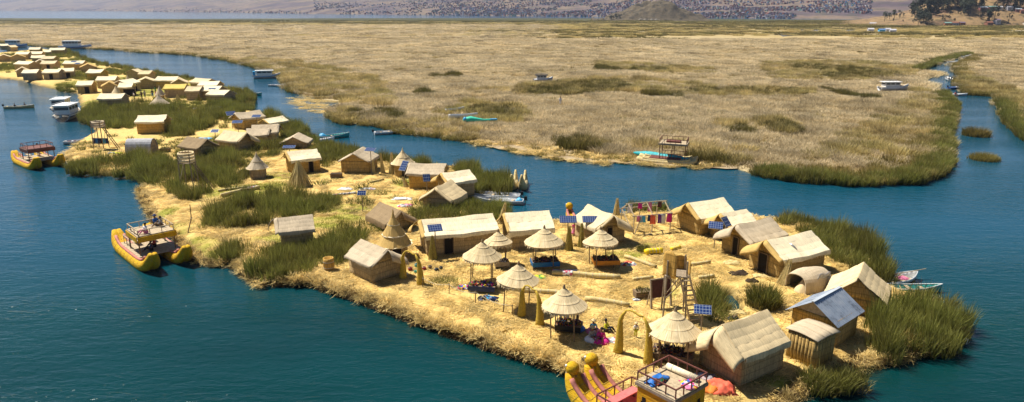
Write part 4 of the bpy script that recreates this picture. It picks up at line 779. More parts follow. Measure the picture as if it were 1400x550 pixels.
# ------------------------------------------------------------------ solar panels
def solar(px, py, h, label, w=1.25, d=.72, rz=0, tilt=32, base=GZ, post_=True):
    c = G(px, py, base); t = thing('solar_panel', label, 'solar panel', (c.x, c.y, base-.05), R(rz), 'solar panels'); q = Matrix.Translation((0, 0, h)) @ Matrix.Rotation(R(tilt), 4, 'X')
    if post_: b = MB(); b.tube([(0, .05, 0), (0, .05, h-.05)], .045, 6); b.build('post', 'wood_grey', t)
    b = MB(); b.box(-w/2, w/2, -d/2, d/2, -.03, .0, 0, q); b.build('frame', 'metal_grey', t); b = MB(); b.box(-w/2+.025, w/2-.025, -d/2+.025, d/2-.025, .003, .012, 0, q); o = b.build('panel', 'solar', t); return t
for a in [(776,332,2.15,'left one of the two solar panels before the tan hut',1.45,.8,0),(806,331,2.1,'right one of the two solar panels before the tan hut',1.35,.75,0),(976,340,2.1,'larger of the twin solar panels on the right row path',1.15,.8,-18),(990,338,2.3,'smaller tilted one of the twin solar panels',.8,.9,40,50),(958,458,1.75,'solar panel on a thin pole above the front parasol',1.05,.7,-12),(496,290,2.0,'small solar panel on a thin post in the straw yard',.85,.55,0,45),(508,237,3.0,'solar panel on a tall post beside the grey gabled hut',1.3,.8,-15,20),(584,262,1.6,'solar panel tilted before the ochre wall of the grey hut',.8,.9,15,55),(553,248,1.9,'grey tilted solar panel beside the conical roofed hut',.9,1.3,-30,50),
 (596,352,2.55,'solar panel standing at the corner of the longest hut',1.15,.75,18),(398,232,2.95,'solar panel above the corner of the cream roofed hut',1.5,.8,5,15),(296,200,2.3,'solar panel on a post beside the pale torn hut',1.1,.8,0,25),(327,190,2.7,'solar panel above the ridge of the pale torn hut',1.5,.9,10,20),(353,184,3.0,'solar panel beside the grey double roof',1.4,.9,0,20),(318,176,2.6,'solar panel tilted at the gable of the back hut',1.5,1.0,35,35),(292,139,2.8,'dark solar panel before the front hut of the right hand row',1.6,.8,0,15),(103,97,3.0,'left solar panel on the large far roof',1.8,1.0,0,20),(108,98.5,2.7,'right solar panel on the large far roof',1.6,1.0,0,20)]:
    solar(*a[:4], *(a[4:] if len(a) > 4 else ()))
# ------------------------------------------------------------------ logs of rolled reed
def rlog(p0, p1, label, r=.17, mat='log_reed', cover=None):
    a = G(*p0, GZ); b_ = G(*p1, GZ); c = (a+b_)/2; L = (b_-a).length; t = thing('reed_roll', label, 'reed roll', (c.x, c.y, GZ-.03), math.atan2(b_.y-a.y, b_.x-a.x), 'long rolled bundles of reed on the ground'); b = MB(); n = max(5, int(L/.5)); ph = rr(0, 6)
    b.tube([(-L/2+L*i/n, .06*math.sin(i*.9+ph), r*.95+.015*math.sin(i*2+ph)) for i in range(n+1)], [r*rr(.92, 1.06) for _ in range(n+1)], 9); b.build('roll', mat, t, True)
    for i in range(1, n): b = MB(); q = -L/2+L*i/n; b.tube([(q-.02, .06*math.sin(i*.9+ph), r*.95), (q+.02, .06*math.sin(i*.9+ph), r*.95)], r*1.07, 9); b.build('binding', 'rope', t)
    b = MB(); b.tube([(L/2+.001, 0, r*.95), (L/2+.02, 0, r*.95)], r*.6, 8); b.build('hollow_end', 'dark_inside', t)
    if cover:
        u0, u1 = cover; b = MB(); b.tube([(-L/2+L*(u0+(u1-u0)*i/4), .02, r*.97) for i in range(5)], r*1.12, 9); b.build('cloth_wrap', 'weave_b', t)
for p0, p1, lab, kw in [((755,375),(848,382),'longest pale reed roll lying across the yard',dict(r=.2,cover=(.0,.3))),((690,396),(780,404),'reed roll lying behind the parasol of the sitting people',dict(r=.17)),((800,410),(860,419),'reed roll end pointing at the lookout tower',dict(r=.17)),((854,352),(897,366),'reed roll lying aslant beside the yellow bundle',dict(r=.15)),((866,384),(892,380),'short reed roll left of the lookout tower',dict(r=.13)),((942,364),(970,359),'short reed roll right of the lookout tower',dict(r=.13)),((955,381),(976,379),'short reed roll behind the pond',dict(r=.14)),((302,269),(354,258),'reed roll with a striped cloth on the grassy bank',dict(r=.22,cover=(.55,.95))),((318,281),(350,275),'short thick reed roll below the striped one',dict(r=.2)),((298,262),(345,256),'thin reed roll behind the striped one',dict(r=.14)),((505,250),(525,246),'small roll lying in the straw yard',dict(r=.1))]: rlog(p0, p1, lab, **kw)
rlog((882,348),(905,346),'bright yellow bundle lying behind the lookout tower',.26,'yellow_vinyl' if 'yellow_vinyl' in MATS else (plain('yellow_vinyl',(.75,.55,.01),.5) or 'yellow_vinyl'))
rlog((917,342),(930,340),'small yellow bundle behind the tower platform',.16,'yellow_vinyl')
rlog((455,268),(487,265),'blue and white covered roll by the small solar panel',.13,'weave_b')
# ------------------------------------------------------------------ lookout towers
def tower_near():
    c = G(928, 431, GZ); t = thing('lookout_tower', 'tall wooden lookout tower with woven reed sides and a ladder', 'tower', (c.x-.35, c.y+.1, GZ-.05), R(-8)); ph = 3.0; hw = .62
    for sx in (-1, 1):
        for sy in (-1, 1): b = MB(); b.tube([(sx*hw*1.15, sy*hw*1.1, 0), (sx*hw, sy*hw, ph), (sx*hw*.98, sy*hw*.98, ph+1.0)], .06, 6); b.build('leg', 'wood_grey', t)
    b = MB()
    for i in range(7): b.box(-.74, .74, -.74+.212*i, -.74+.212*i+.195, ph-.06, ph)
    b.build('platform', 'wood_grey', t)
    br = []
    for sx in (-1, 1):
        b = MB(); b.bar((sx*hw*1.1, -hw, 1.2), (sx*hw, hw, ph-.2), .05); b.build('brace', 'wood_grey', t); b = MB(); b.bar((-hw, sx*hw, 1.4 if sx < 0 else 1.0), (hw, sx*hw, ph-.1), .05); b.build('brace', 'wood_grey', t)
    for sx in (-1, 1):
        for k in range(5): b = MB(); b.bar((sx*.3*k/4, -.7, ph-.75+.12*k), (sx*(.15+.14*k), -.73, ph-.02), .04); b.build('fan_strut', 'wood_grey', t)
    for (x0, y0), (x1, y1), z1 in (((-.85, -.30), (-.10, -.95), 1.75), ((-.78, .0), (-.70, .72), 1.3), ((.80, -.62), (.78, .3), 1.15), ((-.2, .75), (.72, .74), 1.05)):
        b = MB(); b.sheet(lambda u, v: (x0+(x1-x0)*u, y0+(y1-y0)*u, ph-.1+z1*v*(1-.16*abs(2*u-1)**2)), 6, 8, .06); b.build('woven_side', 'wall_ochre', t, True)
    a0, a1 = Vector((1.35, -1.15, .0)), Vector((.45, -.82, ph+.1)); sd = Vector((.34, .12, 0)); ld = MB()
    for s in (-1, 1): ld.bar(a0+sd*s, a1+sd*s*.9, .10)
    ld = ld.build('ladder', 'wood_pale', t)
    for k in range(1, 10): b = MB(); p = a0.lerp(a1, k/10); b.bar(p-sd*1.05, p+sd*1.05, .08); b.build('rung', 'wood_pale', ld)
tower_near()
def board():
    c = G(904, 420, GZ); t = thing('notice_board', 'dark maroon board leaning on wooden legs below the lookout tower', 'board', (c.x, c.y, GZ-.05), R(20)); q = Matrix.Rotation(R(-8), 4, 'X'); b = MB(); b.box(-.72, .72, -.03, .03, .75, 1.95, 0, q); b.build('board', 'maroon', t)
    for s in (-1, 1): b = MB(); b.box(s*.75-.05, s*.75+.05, -.06, .06, 0, 2.0, 0, q); b.build('leg', 'wood_grey', t); b = MB(); b.bar((s*.7, .7, 0), (s*.7, .2, 1.6), .06); b.build('brace', 'wood_grey', t)
    b = MB(); b.box(-.8, .8, -.05, .05, 1.97, 2.05, 0, q); b.build('top_rail', 'wood_grey', t)
    c = G(891, 412, GZ); t = thing('plank', 'weathered plank leaning against the maroon board', 'plank', (c.x, c.y, GZ-.02), R(20)); b = MB(); b.bar((0, 0, 0), (.25, .25, 1.4), .3, .04); b.build('plank', 'wood_grey', t)
board()
def tower_far(px, py, label, ph, r, basket, lx=1, open_=False):
    c = G(px, py, GZ); t = thing('watchtower', label, 'tower', (c.x, c.y, GZ-.05), 0)
    for sx in (-1, 1):
        for sy in (-1, 1): b = MB(); b.tube([(sx*r*1.15, sy*r*1.1, 0), (sx*r, sy*r, ph+.9)], .06, 6); b.build('leg', 'wood_grey', t)
    b = MB(); b.box(-r-.1, r+.1, -r-.1, r+.1, ph-.07, ph); b.build('platform', 'wood_grey', t)
    for k in range(3 if not open_ else 2):
        b = MB(); z = ph+.05+k*.36; b.lathe([(r*1.32, z), (r*1.4, z+.17), (r*1.32, z+.34), (r*1.26, z+.17)], 16, jit=.02); b.build('woven_band', basket, t, True)
    for sx in (-1, 1): b = MB(); b.bar((sx*r*1.3, -r, .7), (sx*r*1.05, r, ph-.2), .05); b.build('brace', 'wood_grey', t)
    a0, a1 = Vector((r+2.2, -.5, 0)), Vector((r, -.1, ph+.1)); sd = Vector((0, .24, 0)); l = MB(); [l.bar(a0+sd*s, a1+sd*s, .07) for s in (-1, 1)]; l = l.build('ladder', 'wood', t)
    for k in range(1, 11): b = MB(); p = a0.lerp(a1, k/11); b.bar(p-sd, p+sd, .05); b.build('rung', 'wood', l)
tower_far(139,203,'open watchtower with clothes hung below, by the sandy landing',3.2,.62,'roof_grey',open_=True); tower_far(260,257,'watchtower with a round woven basket top among the reeds',3.0,.62,'roof_tan')
# ------------------------------------------------------------------ drying frame with clothes
def drying_frame():
    c = G(882, 312, GZ); t = thing('drying_frame', 'open pole frame of an unfinished hut used for drying clothes', 'drying frame', (c.x, c.y, GZ-.05), R(16)); L, W, hw, hr = 3.6, 2.6, 1.7, 2.5; p = lambda a, b, n='pole': MB().bar(a, b, .07).build(n, 'wood_pale', t)
    for x in (-L/2, 0, L/2):
        for s in (-1, 1): p((x, s*W/2, 0), (x, s*W/2, hw)); p((x, s*W/2, hw), (x, 0, hr), 'rafter')
    for s in (-1, 1): p((-L/2-.2, s*W/2, hw), (L/2+.2, s*W/2, hw), 'rail')
    p((-L/2-.2, 0, hr), (L/2+.2, 0, hr), 'rail'); p((-L/2, -W/2, .1), (-L/2, W/2, hw), 'brace'); p((-L/2+.1, -W/2, 0), (-L/2+.7, -W/2-.1, hw), 'brace'); p((-L/2, -W/2-.3, 0), (-.2, -W/2-.5, .1), 'brace')
    cols = ['white_cloth', 'pink_cloth', 'sky_blue', 'magenta', 'navy', 'coral', 'pink_cloth', 'purple', 'white_cloth', 'maroon', 'magenta']
    th = [('white','pale clothes hung at the end of the drying frame'),('pink','pink cloth hung on the drying frame'),('blue','blue garment hung on the drying frame')]
    for i, cm in enumerate(cols):
        x = -L/2+.15+i*.33; y = -W/2 if i % 3 else 0; z = hw-.02 if i % 3 else hr-.03; w = rr(.26, .5); h = rr(.5, .95); ph = rr(0, 6)
        b = MB(); b.sheet(lambda u, v: (x+(u-.5)*w*(1+.2*v), y-.06+.05*math.sin(u*7+ph)*v, z-h*v+.03*math.sin(u*6.28)), 6, 5, .02); o = b.build('hung_garment', cm, None, True); o.matrix_world = Matrix.Translation(t.location) @ Matrix.Rotation(R(16), 4, 'Z')
        tag(o, f"{['white','pink','light blue','magenta','dark blue','coral','pale pink','purple','off-white','dark red','bright magenta'][i]} garment hung on the drying frame, {['first','second','third','fourth','fifth','sixth','seventh','eighth','ninth','tenth','last'][i]} along it", 'garment', 'clothes on the drying frame')
drying_frame()
# ------------------------------------------------------------------ small ground things
def heap(px, py, label, mat, w=.8, d=.5, h=.22, name='cloth_pile', cat='cloth', rz=0, seed=1, base=GZ):
    t = thing(name, label, cat, G(px, py, base-.03), R(rz)); r = random.Random(seed*7+int(px)); mats = mat if isinstance(mat, list) else [mat]
    for k, mm in enumerate(mats):
        ox, oy = (r.uniform(-.3, .3)*w, r.uniform(-.3, .3)*d) if k else (0, 0); sc = 1 if k == 0 else r.uniform(.4, .7); p = [r.uniform(0, 6) for _ in range(4)]
        def fn(u, v):
            x, y = (u-.5)*w*sc, (v-.5)*d*sc; e = max(0, 1-(2*u-1)**4)*max(0, 1-(2*v-1)**4); return (ox+x*(1+.12*math.sin(v*7+p[0])), oy+y*(1+.15*math.sin(u*6+p[1])), .02+.03*k+e*h*(.45+.35*math.sin(u*9+p[2])*math.cos(v*8+p[3])+.2*math.sin(u*17+v*13)))
        b = MB(); b.sheet(fn, 10, 9, .03); b.build('cloth' if cat == 'cloth' else 'heap', mm, t, True)
    return t
for a in [(782,371,'white and blue cloths beside the blue table',['white_cloth','blue'],.9,.5,.1),(860,362,'folded patterned textiles beside the orange table',['weave_b','weave_a','coral'],1.2,.7,.22),(738,380,'green and yellow cloth spread at the end of the longest roll',['weave_d','lime'],1.0,.7,.2),(727,398,'red patterned cloth lying behind the curved arch',['weave_a'],.8,.7,.16),(636,395,'magenta textiles heaped under the parasol by the fence',['weave_a','magenta'],1.2,.5,.35),(668,410,'blue and dark cloths hanging at the fence side table',['navy','sky_blue','black'],1.3,.6,.35),(833,466,'grey striped blanket spread before the sitting people',['weave_b'],1.1,.8,.08),(980,531,'crumpled coral red net heaped on the straw by the boat',['coral','orange','coral'],1.9,1.4,.5),(964,517,'grey and white sacking beside the coral net',['grey_cloth','white_cloth'],1.2,.8,.3),(612,345,'white utensils scattered before the long hut',['white_cloth','grey_cloth'],.8,.4,.12),(870,410,'small grey cloth by the planter box',['weave_b'],.5,.4,.08),(1008,428,'old straw fallen into the pond edge',['straw_heap'] if False else ['log_reed'],1.0,.6,.2),
 (472,259,'blankets spread in the straw yard near the long box',['white_cloth','grey_cloth'],1.6,.8,.2),(503,259,'grey sheets lying in the straw yard',['grey_cloth','weave_b'],1.8,.7,.2),(550,272,'white clothes spread to dry on the straw',['white_cloth','weave_b','white_cloth'],2.0,1.0,.12),(553,282,'pink striped cloths spread behind the sagging hut',['weave_b','pink_cloth'],1.4,.8,.2),(280,190,'blue sheet and boards beside the brown roofed hut',['sky_blue','grey_cloth'],2.2,1.0,.25),(330,207,'old boards and net in the reeds before the torn hut',['grey_cloth','weave_b'],3.2,1.0,.2),(158,210,'yellow and grey tarps beside the barrel shaped hut',['lime','grey_cloth'],2.0,.7,.25),(268,136,'blue and white panel lying before the yellow roof',['white_cloth','sky_blue'],1.6,1.0,.5),(1010,375,'dark earth mound before the right row of huts',['earth'],1.4,.8,.35),(1000,360,'heap of old straw before the grey roofed hut',['log_reed'],1.3,.8,.25),(1028,385,'dark reed root clod by the path',['earth'],.9,.6,.3),(1040,378,'straw heap near the dark doorway',['log_reed'],1.2,.6,.2),(1002,436,'pair of dark bags beside the solar pole',['black','wood'],.7,.4,.25),(800,492,'dark hole of rotten straw near the bank',['earth'],.45,.3,.1)]:
    heap(*a[:8] if len(a) > 7 else a)
# ---- pots beside the arch
for px, py, col, lab, r in [(545,371,'paint_red','first red pot behind the olive arch',.17),(561,370,'paint_red','second red pot behind the olive arch',.18),(580,369,'paint_red','third red pot beside the reed sheaf',.16),(570,365,'teal','teal basin behind the red pots',.18),(588,367,'wood','brown pot by the reed sheaf',.15),(597,371,'black','black cooking pot by the reed sheaf',.17),(556,376,'white','white cup before the red pots',.1),(568,373,'mint','small green bowl among the pots',.12),(603,368,'black','soot black kettle next to the cooking pot',.14)]:
    t = thing('pot', lab, 'pot', G(px, py, GZ-.02), 0, 'pots and bowls by the arch'); b = MB(); b.lathe([(r*.6, 0), (r, r*.5), (r*.98, r*1.1), (r*.8, r*1.35), (r*.85, r*1.45), (r*.7, r*1.4), (r*.65, r*.6)], 14); b.build('bowl', col, t, True); b = MB(); b.lathe([(r*.82, r*1.43), (r*.9, r*1.47), (r*.82, r*1.5)], 14); b.build('rim', 'metal_grey', t)
def barrel():
    t = thing('reed_barrel', 'open woven reed barrel standing on the front bank', 'barrel', G(450, 369, GZ-.04)); b = MB(); b.lathe([(.36, 0), (.42, .3), (.42, .75), (.40, .98), (.34, .98), (.34, .5), (0, .48)], 18, jit=.01); b.build('wall', 'wall_ochre', t, True)
    for z in (.25, .7): b = MB(); b.lathe([(.425, z-.03), (.435, z), (.425, z+.03)], 18); b.build('band', 'rope', t)
barrel()
def planter(px, py, lab, s=.5, rz=10, plant=True):
    t = thing('planter', lab, 'planter', G(px, py, GZ-.03), R(rz)); b = MB(); b.box(-s, s, -s*.6, s*.6, 0, s*.9); b.build('box', 'earth', t)
    for k in range(4): b = MB(); b.box(-s-.03, s+.03, -s*.6-.03, s*.6+.03, .04+k*s*.22, .04+k*s*.22+s*.17); b.build('slat', 'wood', t)
    if plant: o = link('leaves', tuft_mesh('planter_leaves', 90, s*.9, .35, .05, .8, 'reed_green', seed=3), t); o.location = (0, 0, s*.85)
planter(878,406,'square planter box with leafy green crop beside the board',.55); planter(337,263,'dark square planter on the grassy bank',.5); planter(226,208,'dark planter box beside the barrel shaped hut',.6,5)
planter(460,243,'low wooden box in the straw yard',.6,0,False)
# barrel vaulted hut ----------------------------------------------------
def barrel_hut():
    a = G(171, 212, GZ); b_ = G(206, 211.5, GZ); t = thing('barrel_hut', 'barrel vaulted hut with weathered grey blue cover', 'hut', (a.x, a.y+1.2, GZ-.04), math.atan2(b_.y-a.y, b_.x-a.x)); L = (b_-a).length
    for k in range(4):
        b = MB(); b.sheet(lambda u, v: (L*(k+u*1.02)/4, -1.25*math.cos(v*math.pi), 1.05*0+2.05*math.sin(v*math.pi)**.75), 2, 14, .04); b.build('cover_panel', 'tarp_grey', t)
    for x in (.05, L-.05): b = MB(); b.sheet(lambda u, v: (x, (2*u-1)*1.2*math.cos(v*1.45), 2.0*v), 5, 6, .05); b.build('end_wall', 'wall_grey', t)
plain('tarp_grey', (.36, .36, .37), .7, .25, 2); barrel_hut()
# ------------------------------------------------------------------ people
def skin_obj(name, joints, edges, mat, parent, sub=1):
    me = bpy.data.meshes.new(name); me.from_pydata([j[0] for j in joints], edges, []); o = link(name, me, parent); me.materials.append(M(mat))
    md = o.modifiers.new('skin', 'SKIN'); md.use_smooth_shade = True
    for sv, j in zip(me.skin_vertices[0].data, joints): sv.radius = (j[1], j[1])
    me.skin_vertices[0].data[0].use_root = True
    s = o.modifiers.new('sub', 'SUBSURF'); s.levels = sub; s.render_levels = sub; return o
def person(loc, label, h=1.6, rz=0, pose='stand', top='blue', low='black', hat=None, skirt=False, grp=None, lean=0):
    t = thing('person', label, 'person', loc, R(rz), grp); k = h/1.7
    S = lambda x, y, z: (x*k, y*k, z*k)
    if pose == 'stand':
        hip = .92; dz = 0; kn = [(s*.10, -.02, .48) for s in (-1, 1)]; ft = [(s*.11, 0, .06) for s in (-1, 1)]; toe = [(s*.12, -.14, .03) for s in (-1, 1)]; el = [(s*.27, .02, 1.12) for s in (-1, 1)]; ha = [(s*.27, -.10, .88) for s in (-1, 1)]
    else:
        hip = .14; kn = [(s*.16, -.40, .36) for s in (-1, 1)]; ft = [(s*.16, -.68, .06) for s in (-1, 1)]; toe = [(s*.17, -.80, .03) for s in (-1, 1)]; el = [(s*.27, -.06, hip+.24) for s in (-1, 1)]; ha = [(s*.16, -.30, hip+.16) for s in (-1, 1)]
    z = lambda q: hip+q
    J = [((0, 0, hip), .14), ((0, 0, z(.22)), .12), ((0, 0, z(.42)), .13), ((0, -.0, z(.56)), .055), ((0, -.02, z(.66)), .095), ((0, -.02, z(.74)), .085)]; E = [(0, 1), (1, 2), (2, 3), (3, 4), (4, 5)]
    for i in (0, 1):
        s = (-1, 1)[i]; b = len(J); J += [((s*.17, 0, z(.46)), .06), (el[i], .045), (ha[i], .036), ((ha[i][0], ha[i][1]-.08, ha[i][2]-.05), .035)]; E += [(2, b), (b, b+1), (b+1, b+2), (b+2, b+3)]
        b = len(J); J += [((s*.09, 0, hip-.05 if pose == 'stand' else hip), .095), (kn[i], .065), (ft[i], .045), (toe[i], .038)]; E += [(0, b), (b, b+1), (b+1, b+2), (b+2, b+3)]
    J = [(S(*p), r*k) for p, r in J]; skin_obj('body', J, E, 'skin', t)
    JT = [(S(0, 0, z(.02)), .165*k), (S(0, 0, z(.22)), .145*k), (S(0, 0, z(.44)), .15*k)]; ET = [(0, 1), (1, 2)]
    for i in (0, 1):
        s = (-1, 1)[i]; b = len(JT); JT += [(S(s*.17, 0, z(.46)), .078*k), (S(*el[i]), .062*k), (S(*[a*.4+c*.6 for a, c in zip(el[i], ha[i])]), .052*k)]; ET += [(2, b), (b, b+1), (b+1, b+2)]
    skin_obj('jacket', JT, ET, top, t)
    if skirt:
        b = MB(); prof = [(.17, z(.1)), (.22, z(-.1)), (.34, .40), (.37, .24), (.33, .26)] if pose == 'stand' else [(.17, z(.1)), (.34, .30), (.58, .12), (.62, .0), (.3, .02)]
        b.lathe([(r*k, zz*k) for r, zz in prof], 14, (0, (-.16*k if pose != 'stand' else 0), 0), jit=.02); b.build('skirt', low, t, True)
    else:
        JL = [(S(0, 0, hip), .15*k)]; EL = []
        for i in (0, 1):
            s = (-1, 1)[i]; b = len(JL); JL += [(S(s*.10, 0, hip-.06 if pose == 'stand' else hip), .115*k), (S(*kn[i]), .082*k), (S(*[a*.25+c*.75 for a, c in zip(kn[i], ft[i])]), .062*k)]; EL += [(0, b), (b, b+1), (b+1, b+2)]
        skin_obj('trousers', JL, EL, low, t)
    hz = z(.72); b = MB(); b.lathe([(0, (hz+.13)*k), (.07*k, (hz+.11)*k), (.105*k, (hz+.03)*k), (.10*k, (hz-.06)*k), (.06*k, (hz-.09)*k)], 12, (0, .015*k, 0)); b.build('hair', 'black', t, True)
    if hat: b = MB(); b.lathe([(0, (hz+.20)*k), (.08*k, (hz+.19)*k), (.105*k, (hz+.08)*k), (.21*k, (hz+.055)*k), (.21*k, (hz+.04)*k), (.10*k, (hz+.05)*k)], 14, (0, -.02*k, 0)); b.build('hat', hat, t, True)
    return t
P0 = lambda px, py, z=GZ-.03: tuple(G(px, py, z))
person(P0(869,461), 'small child in white and yellow with a hat standing behind the big arch', .95, 10, 'stand', 'white_cloth', 'lime', 'hat_straw')
person(P0(822,466), 'sitting person in a magenta skirt and straw hat on the striped blanket', 1.55, -20, 'sit', 'magenta', 'magenta', None, True)
person(P0(809,464), 'sitting person with a straw hat beside the magenta skirt', 1.5, 30, 'sit', 'grey_cloth', 'white_cloth', 'hat_straw', True)
person(P0(828,453), 'sitting person in a bright yellow jacket behind the magenta skirt', 1.5, 60, 'sit', 'lime', 'black', None)
person(P0(811,453), 'sitting person in a light blue jacket at the parasol edge', 1.4, 0, 'sit', 'sky_blue', 'pink_cloth', 'hat_straw', True)
person(P0(776,447), 'person in lime green under the parasol of the sitting people', 1.55, 10, 'sit', 'lime', 'green_cloth', None, True)
person(P0(789,449), 'person in purple under the parasol of the sitting people', 1.55, -10, 'sit', 'purple', 'blue', None, True)
person(P0(785,322), 'person in pink standing behind the left solar panel', 1.2, 0, 'stand', 'magenta', 'pink_cloth', None, True)
FG = 'people standing in the far village yard'
for px, py, top, low, lab in [(185,130,'navy','navy','person in dark blue at the left of the far yard group'),(184,136.5,'white_cloth','black','person in white and black nearest the far reed bed'),(194,135,'black','black','person in black in the middle of the far yard group'),(198.5,134,'grey_cloth','navy','person in grey next to the person in black'),(209,133,'black','blue','person in black with blue trousers at the right of the far yard'),(213,128,'green_cloth','black','person in green behind the far yard group'),(214,135,'paint_red','maroon','person in red before the grey conical hut')]:
    person(P0(px, py), lab, 1.7, rr(-60, 60), 'stand', top, low, None, False, FG)
# ------------------------------------------------------------------ reed catamarans
plain('deck_pink', (.62, .15, .14), .7, .2, 5)
def reed_boat(org, ang, label, L=9.5, sp=2.3, r=.42, rise=1.3, hullm='paint_yellow', gun='paint_pink', deck='wood_pale', cabin=None, heads=False, name='reed_catamaran', fwd=None, hulls=2, cat='boat', pf=5, taper=.58, rolls=(-1, 1)):
    t = thing(name, label, cat, (org[0], org[1], -.12), R(ang)); fw = fwd or L/2; bw = L-fw
    for h in range(hulls):
        y0 = (h-.5*(hulls-1))*sp; hu = None
        for q in rolls:
            pts, rad = [], []
            for i in range(25):
                u = i/24*2-1; x = u*(fw if u > 0 else bw); pts.append((x-.25*max(0, abs(u)-.75)*4*abs(u)*(1 if u > 0 else -1), y0+q*r*.62*(1-.55*abs(u)**5), .28+rise*abs(u)**(pf if u > 0 else 5)*(1 if u > 0 else .8))); rad.append(r*(1-taper*abs(u)**(6 if pf == 5 else 2.5)))
            b = MB(); b.tube(pts, rad, 12)
            if hu is None: hu = b.build('hull', hullm, t, True); 
            else: b.build('hull_roll', hullm, hu, True)
            b = MB(); b.tube([(x*.93, y0+q*(r*.62+.10)*(1-.5*abs(x/max(fw, bw))**4), z+r*.86+.02) for x, yy, z in pts[2:-2]], .13, 7); b.build('gunwale', gun, hu, True)
            b = MB()
            for i in range(3, 22, 2):
                p = Vector(pts[i]); d = (Vector(pts[i+1])-Vector(pts[i-1])).normalized()*.025; b.tube([p-d, p+d], rad[i]+.014, 12)
            b.build('rope_band', 'arch_reed' if hullm == 'paint_yellow' else 'rope', hu, True)
        if heads:
            hx, hz = pts[-1][0], pts[-1][2]; b = MB(); b.lathe([(.12, -.35), (.30, -.2), (.37, .02), (.33, .22), (.18, .36), (0, .4)], 14, (hx-.05, y0, hz+.22)); hd = b.build('prow_head', 'paint_yellow', hu, True)
            for q in (-1, 1):
                b = MB(); b.lathe([(0, .09), (.07, .05), (.085, 0), (.05, -.05), (0, -.06)], 8, (hx+.16, y0+q*.24, hz+.40)); b.build('eye', 'white', hd, True)
            b = MB(); b.lathe([(.08, 0), (.16, .05), (.1, .16), (0, .18)], 8, (hx+.24, y0, hz+.12)); b.build('snout', 'wood_grey', hd, True)
            b = MB(); b.tube([(hx-.02, y0, hz-.15), (hx-.05, y0, hz-.02)], .3, 12); b.build('collar', 'wood', hd, True)
    if deck:
        w = sp/2+.35; n = 9
        for i in range(n): b = MB(); b.box(-bw*.55+(fw*.45+bw*.55)*i/n, -bw*.55+(fw*.45+bw*.55)*(i+.94)/n, -w, w, .80, .86); b.build('deck_plank', deck, t)
    return t
def rail(t, pts, z0, h, mat='wood_red', step=.55, closed=False):
    n = len(pts)
    for i in range(n if closed else n-1):
        a, b_ = Vector((*pts[i], z0)), Vector((*pts[(i+1) % n], z0)); L = (b_-a).length; k = max(1, int(L/step)); b = MB(); b.bar(a+Vector((0, 0, h)), b_+Vector((0, 0, h)), .06); rl = b.build('rail', mat, t); b = MB()
        for j in range(k+(1 if (not closed and i == n-2) else 0)): p = a.lerp(b_, j/k); b2 = MB(); b2.bar(p, p+Vector((0, 0, h-.03)), .05); b2.build('rail_post', mat, t)
# big painted boat, cut by the frame: hulls and open deck to its left, cabin to its right
def cabinbox(t, x0, x1, w, z0, z1, wall, top, posts=True, yc=0):
    for i in range(5): b = MB(); q = 2*(w+.08)/5; b.box(x0-.08, x1+.08, yc-w-.08+q*i, yc-w-.08+q*(i+.97), z1, z1+.07); b.build('roof_board', top, t)
    b = MB(); b.box(x0-.11, x1+.11, yc-w-.11, yc+w+.11, z1-.16, z1-.003); b.build('fascia', 'wood_grey', t)
t = reed_boat((5.18, 30.83), 130, 'large yellow painted double boat with animal head prows and a railed cabin', L=9.5, sp=1.42, r=.5, rise=1.5, heads=True, deck=None, fwd=2.6, pf=2.2, taper=.5)
CX0, CX1, CY0, CY1, CD = -3.55, -1.4, -2.5, -.08, 2.62
b = MB(); b.box(-1.38, .02, -1.5, 1.35, 1.02, 1.08); b.build('front_deck', 'deck_pink', t); b = MB(); b.box(-5.0, -1.384, CY1+.1, 1.35, 1.02, 1.08); b.build('side_deck', 'deck_pink', t); b = MB(); b.box(-5.0, -1.384, CY0, CY1+.098, 1.02, 1.08); b.build('rear_deck', 'wood', t)
b = MB(); b.tube([(-6.5, -2.0, .5), (-4, -2.0, .25), (-1.5, -2.0, .25), (-.3, -2.0, .5)], [.3, .5, .5, .25], 12); b.build('side_hull', 'paint_yellow', t, True)
for (x0, x1, y0, y1) in ((CX0, CX1, CY1-.04, CY1+.04), (CX0, CX1, CY0-.04, CY0+.04), (CX0-.04, CX0+.04, CY0+.042, CY1-.042), (CX1-.04, CX1+.04, CY0+.042, CY1-.042)):
    wl_ = MB().box(x0, x1, y0, y1, 1.082, CD-.165).build('cabin_wall', 'paint_yellow', t); alongx = x1-x0 > .5
    for f in (.2, .5, .8):
        b = MB()
        for k in range(3):
            h = .25-.07*k; z0 = 1.25+.24*k
            if alongx: xc = x0+(x1-x0)*f; b.box(xc-h, xc+h, y0-.012, y1+.012, z0, z0+.239)
            else: yc = y0+(y1-y0)*f; b.box(x0-.012, x1+.012, yc-h, yc+h, z0, z0+.239)
        b.build('stepped_window', 'dark_inside', wl_)
cabinbox(t, CX0, CX1, (CY1-CY0)/2, 0, CD, None, 'wood_pale', yc=(CY0+CY1)/2); rail(t, [(CX1+.05, CY0), (CX1+.05, CY1), (CX0-.05, CY1), (CX0-.05, CY0)], CD+.07, .48, closed=True)
rail(t, [(-1.3, -1.3), (0, -1.3), (0, 1.3), (-5, 1.3)], 1.082, .72)
for y in (-.6, .35, 1.05)[1:2]:
    b = MB(); b.box(-.75, -.25, -1.1, 1.2, 1.42, 1.48); bn = b.build('bench', 'deck_pink', t); [MB().box(-.6, -.4, yy-.04, yy+.04, 1.082, 1.418).build('bench_leg', 'wood_red', bn) for yy in (-.9, .1, 1.0)]
def on_boat(t, lx, ly, lz): return t.matrix_basis @ Vector((lx, ly, lz)) if False else (Matrix.Translation(t.location) @ Matrix.Rotation(t.rotation_euler.z, 4, 'Z')) @ Vector((lx, ly, lz))
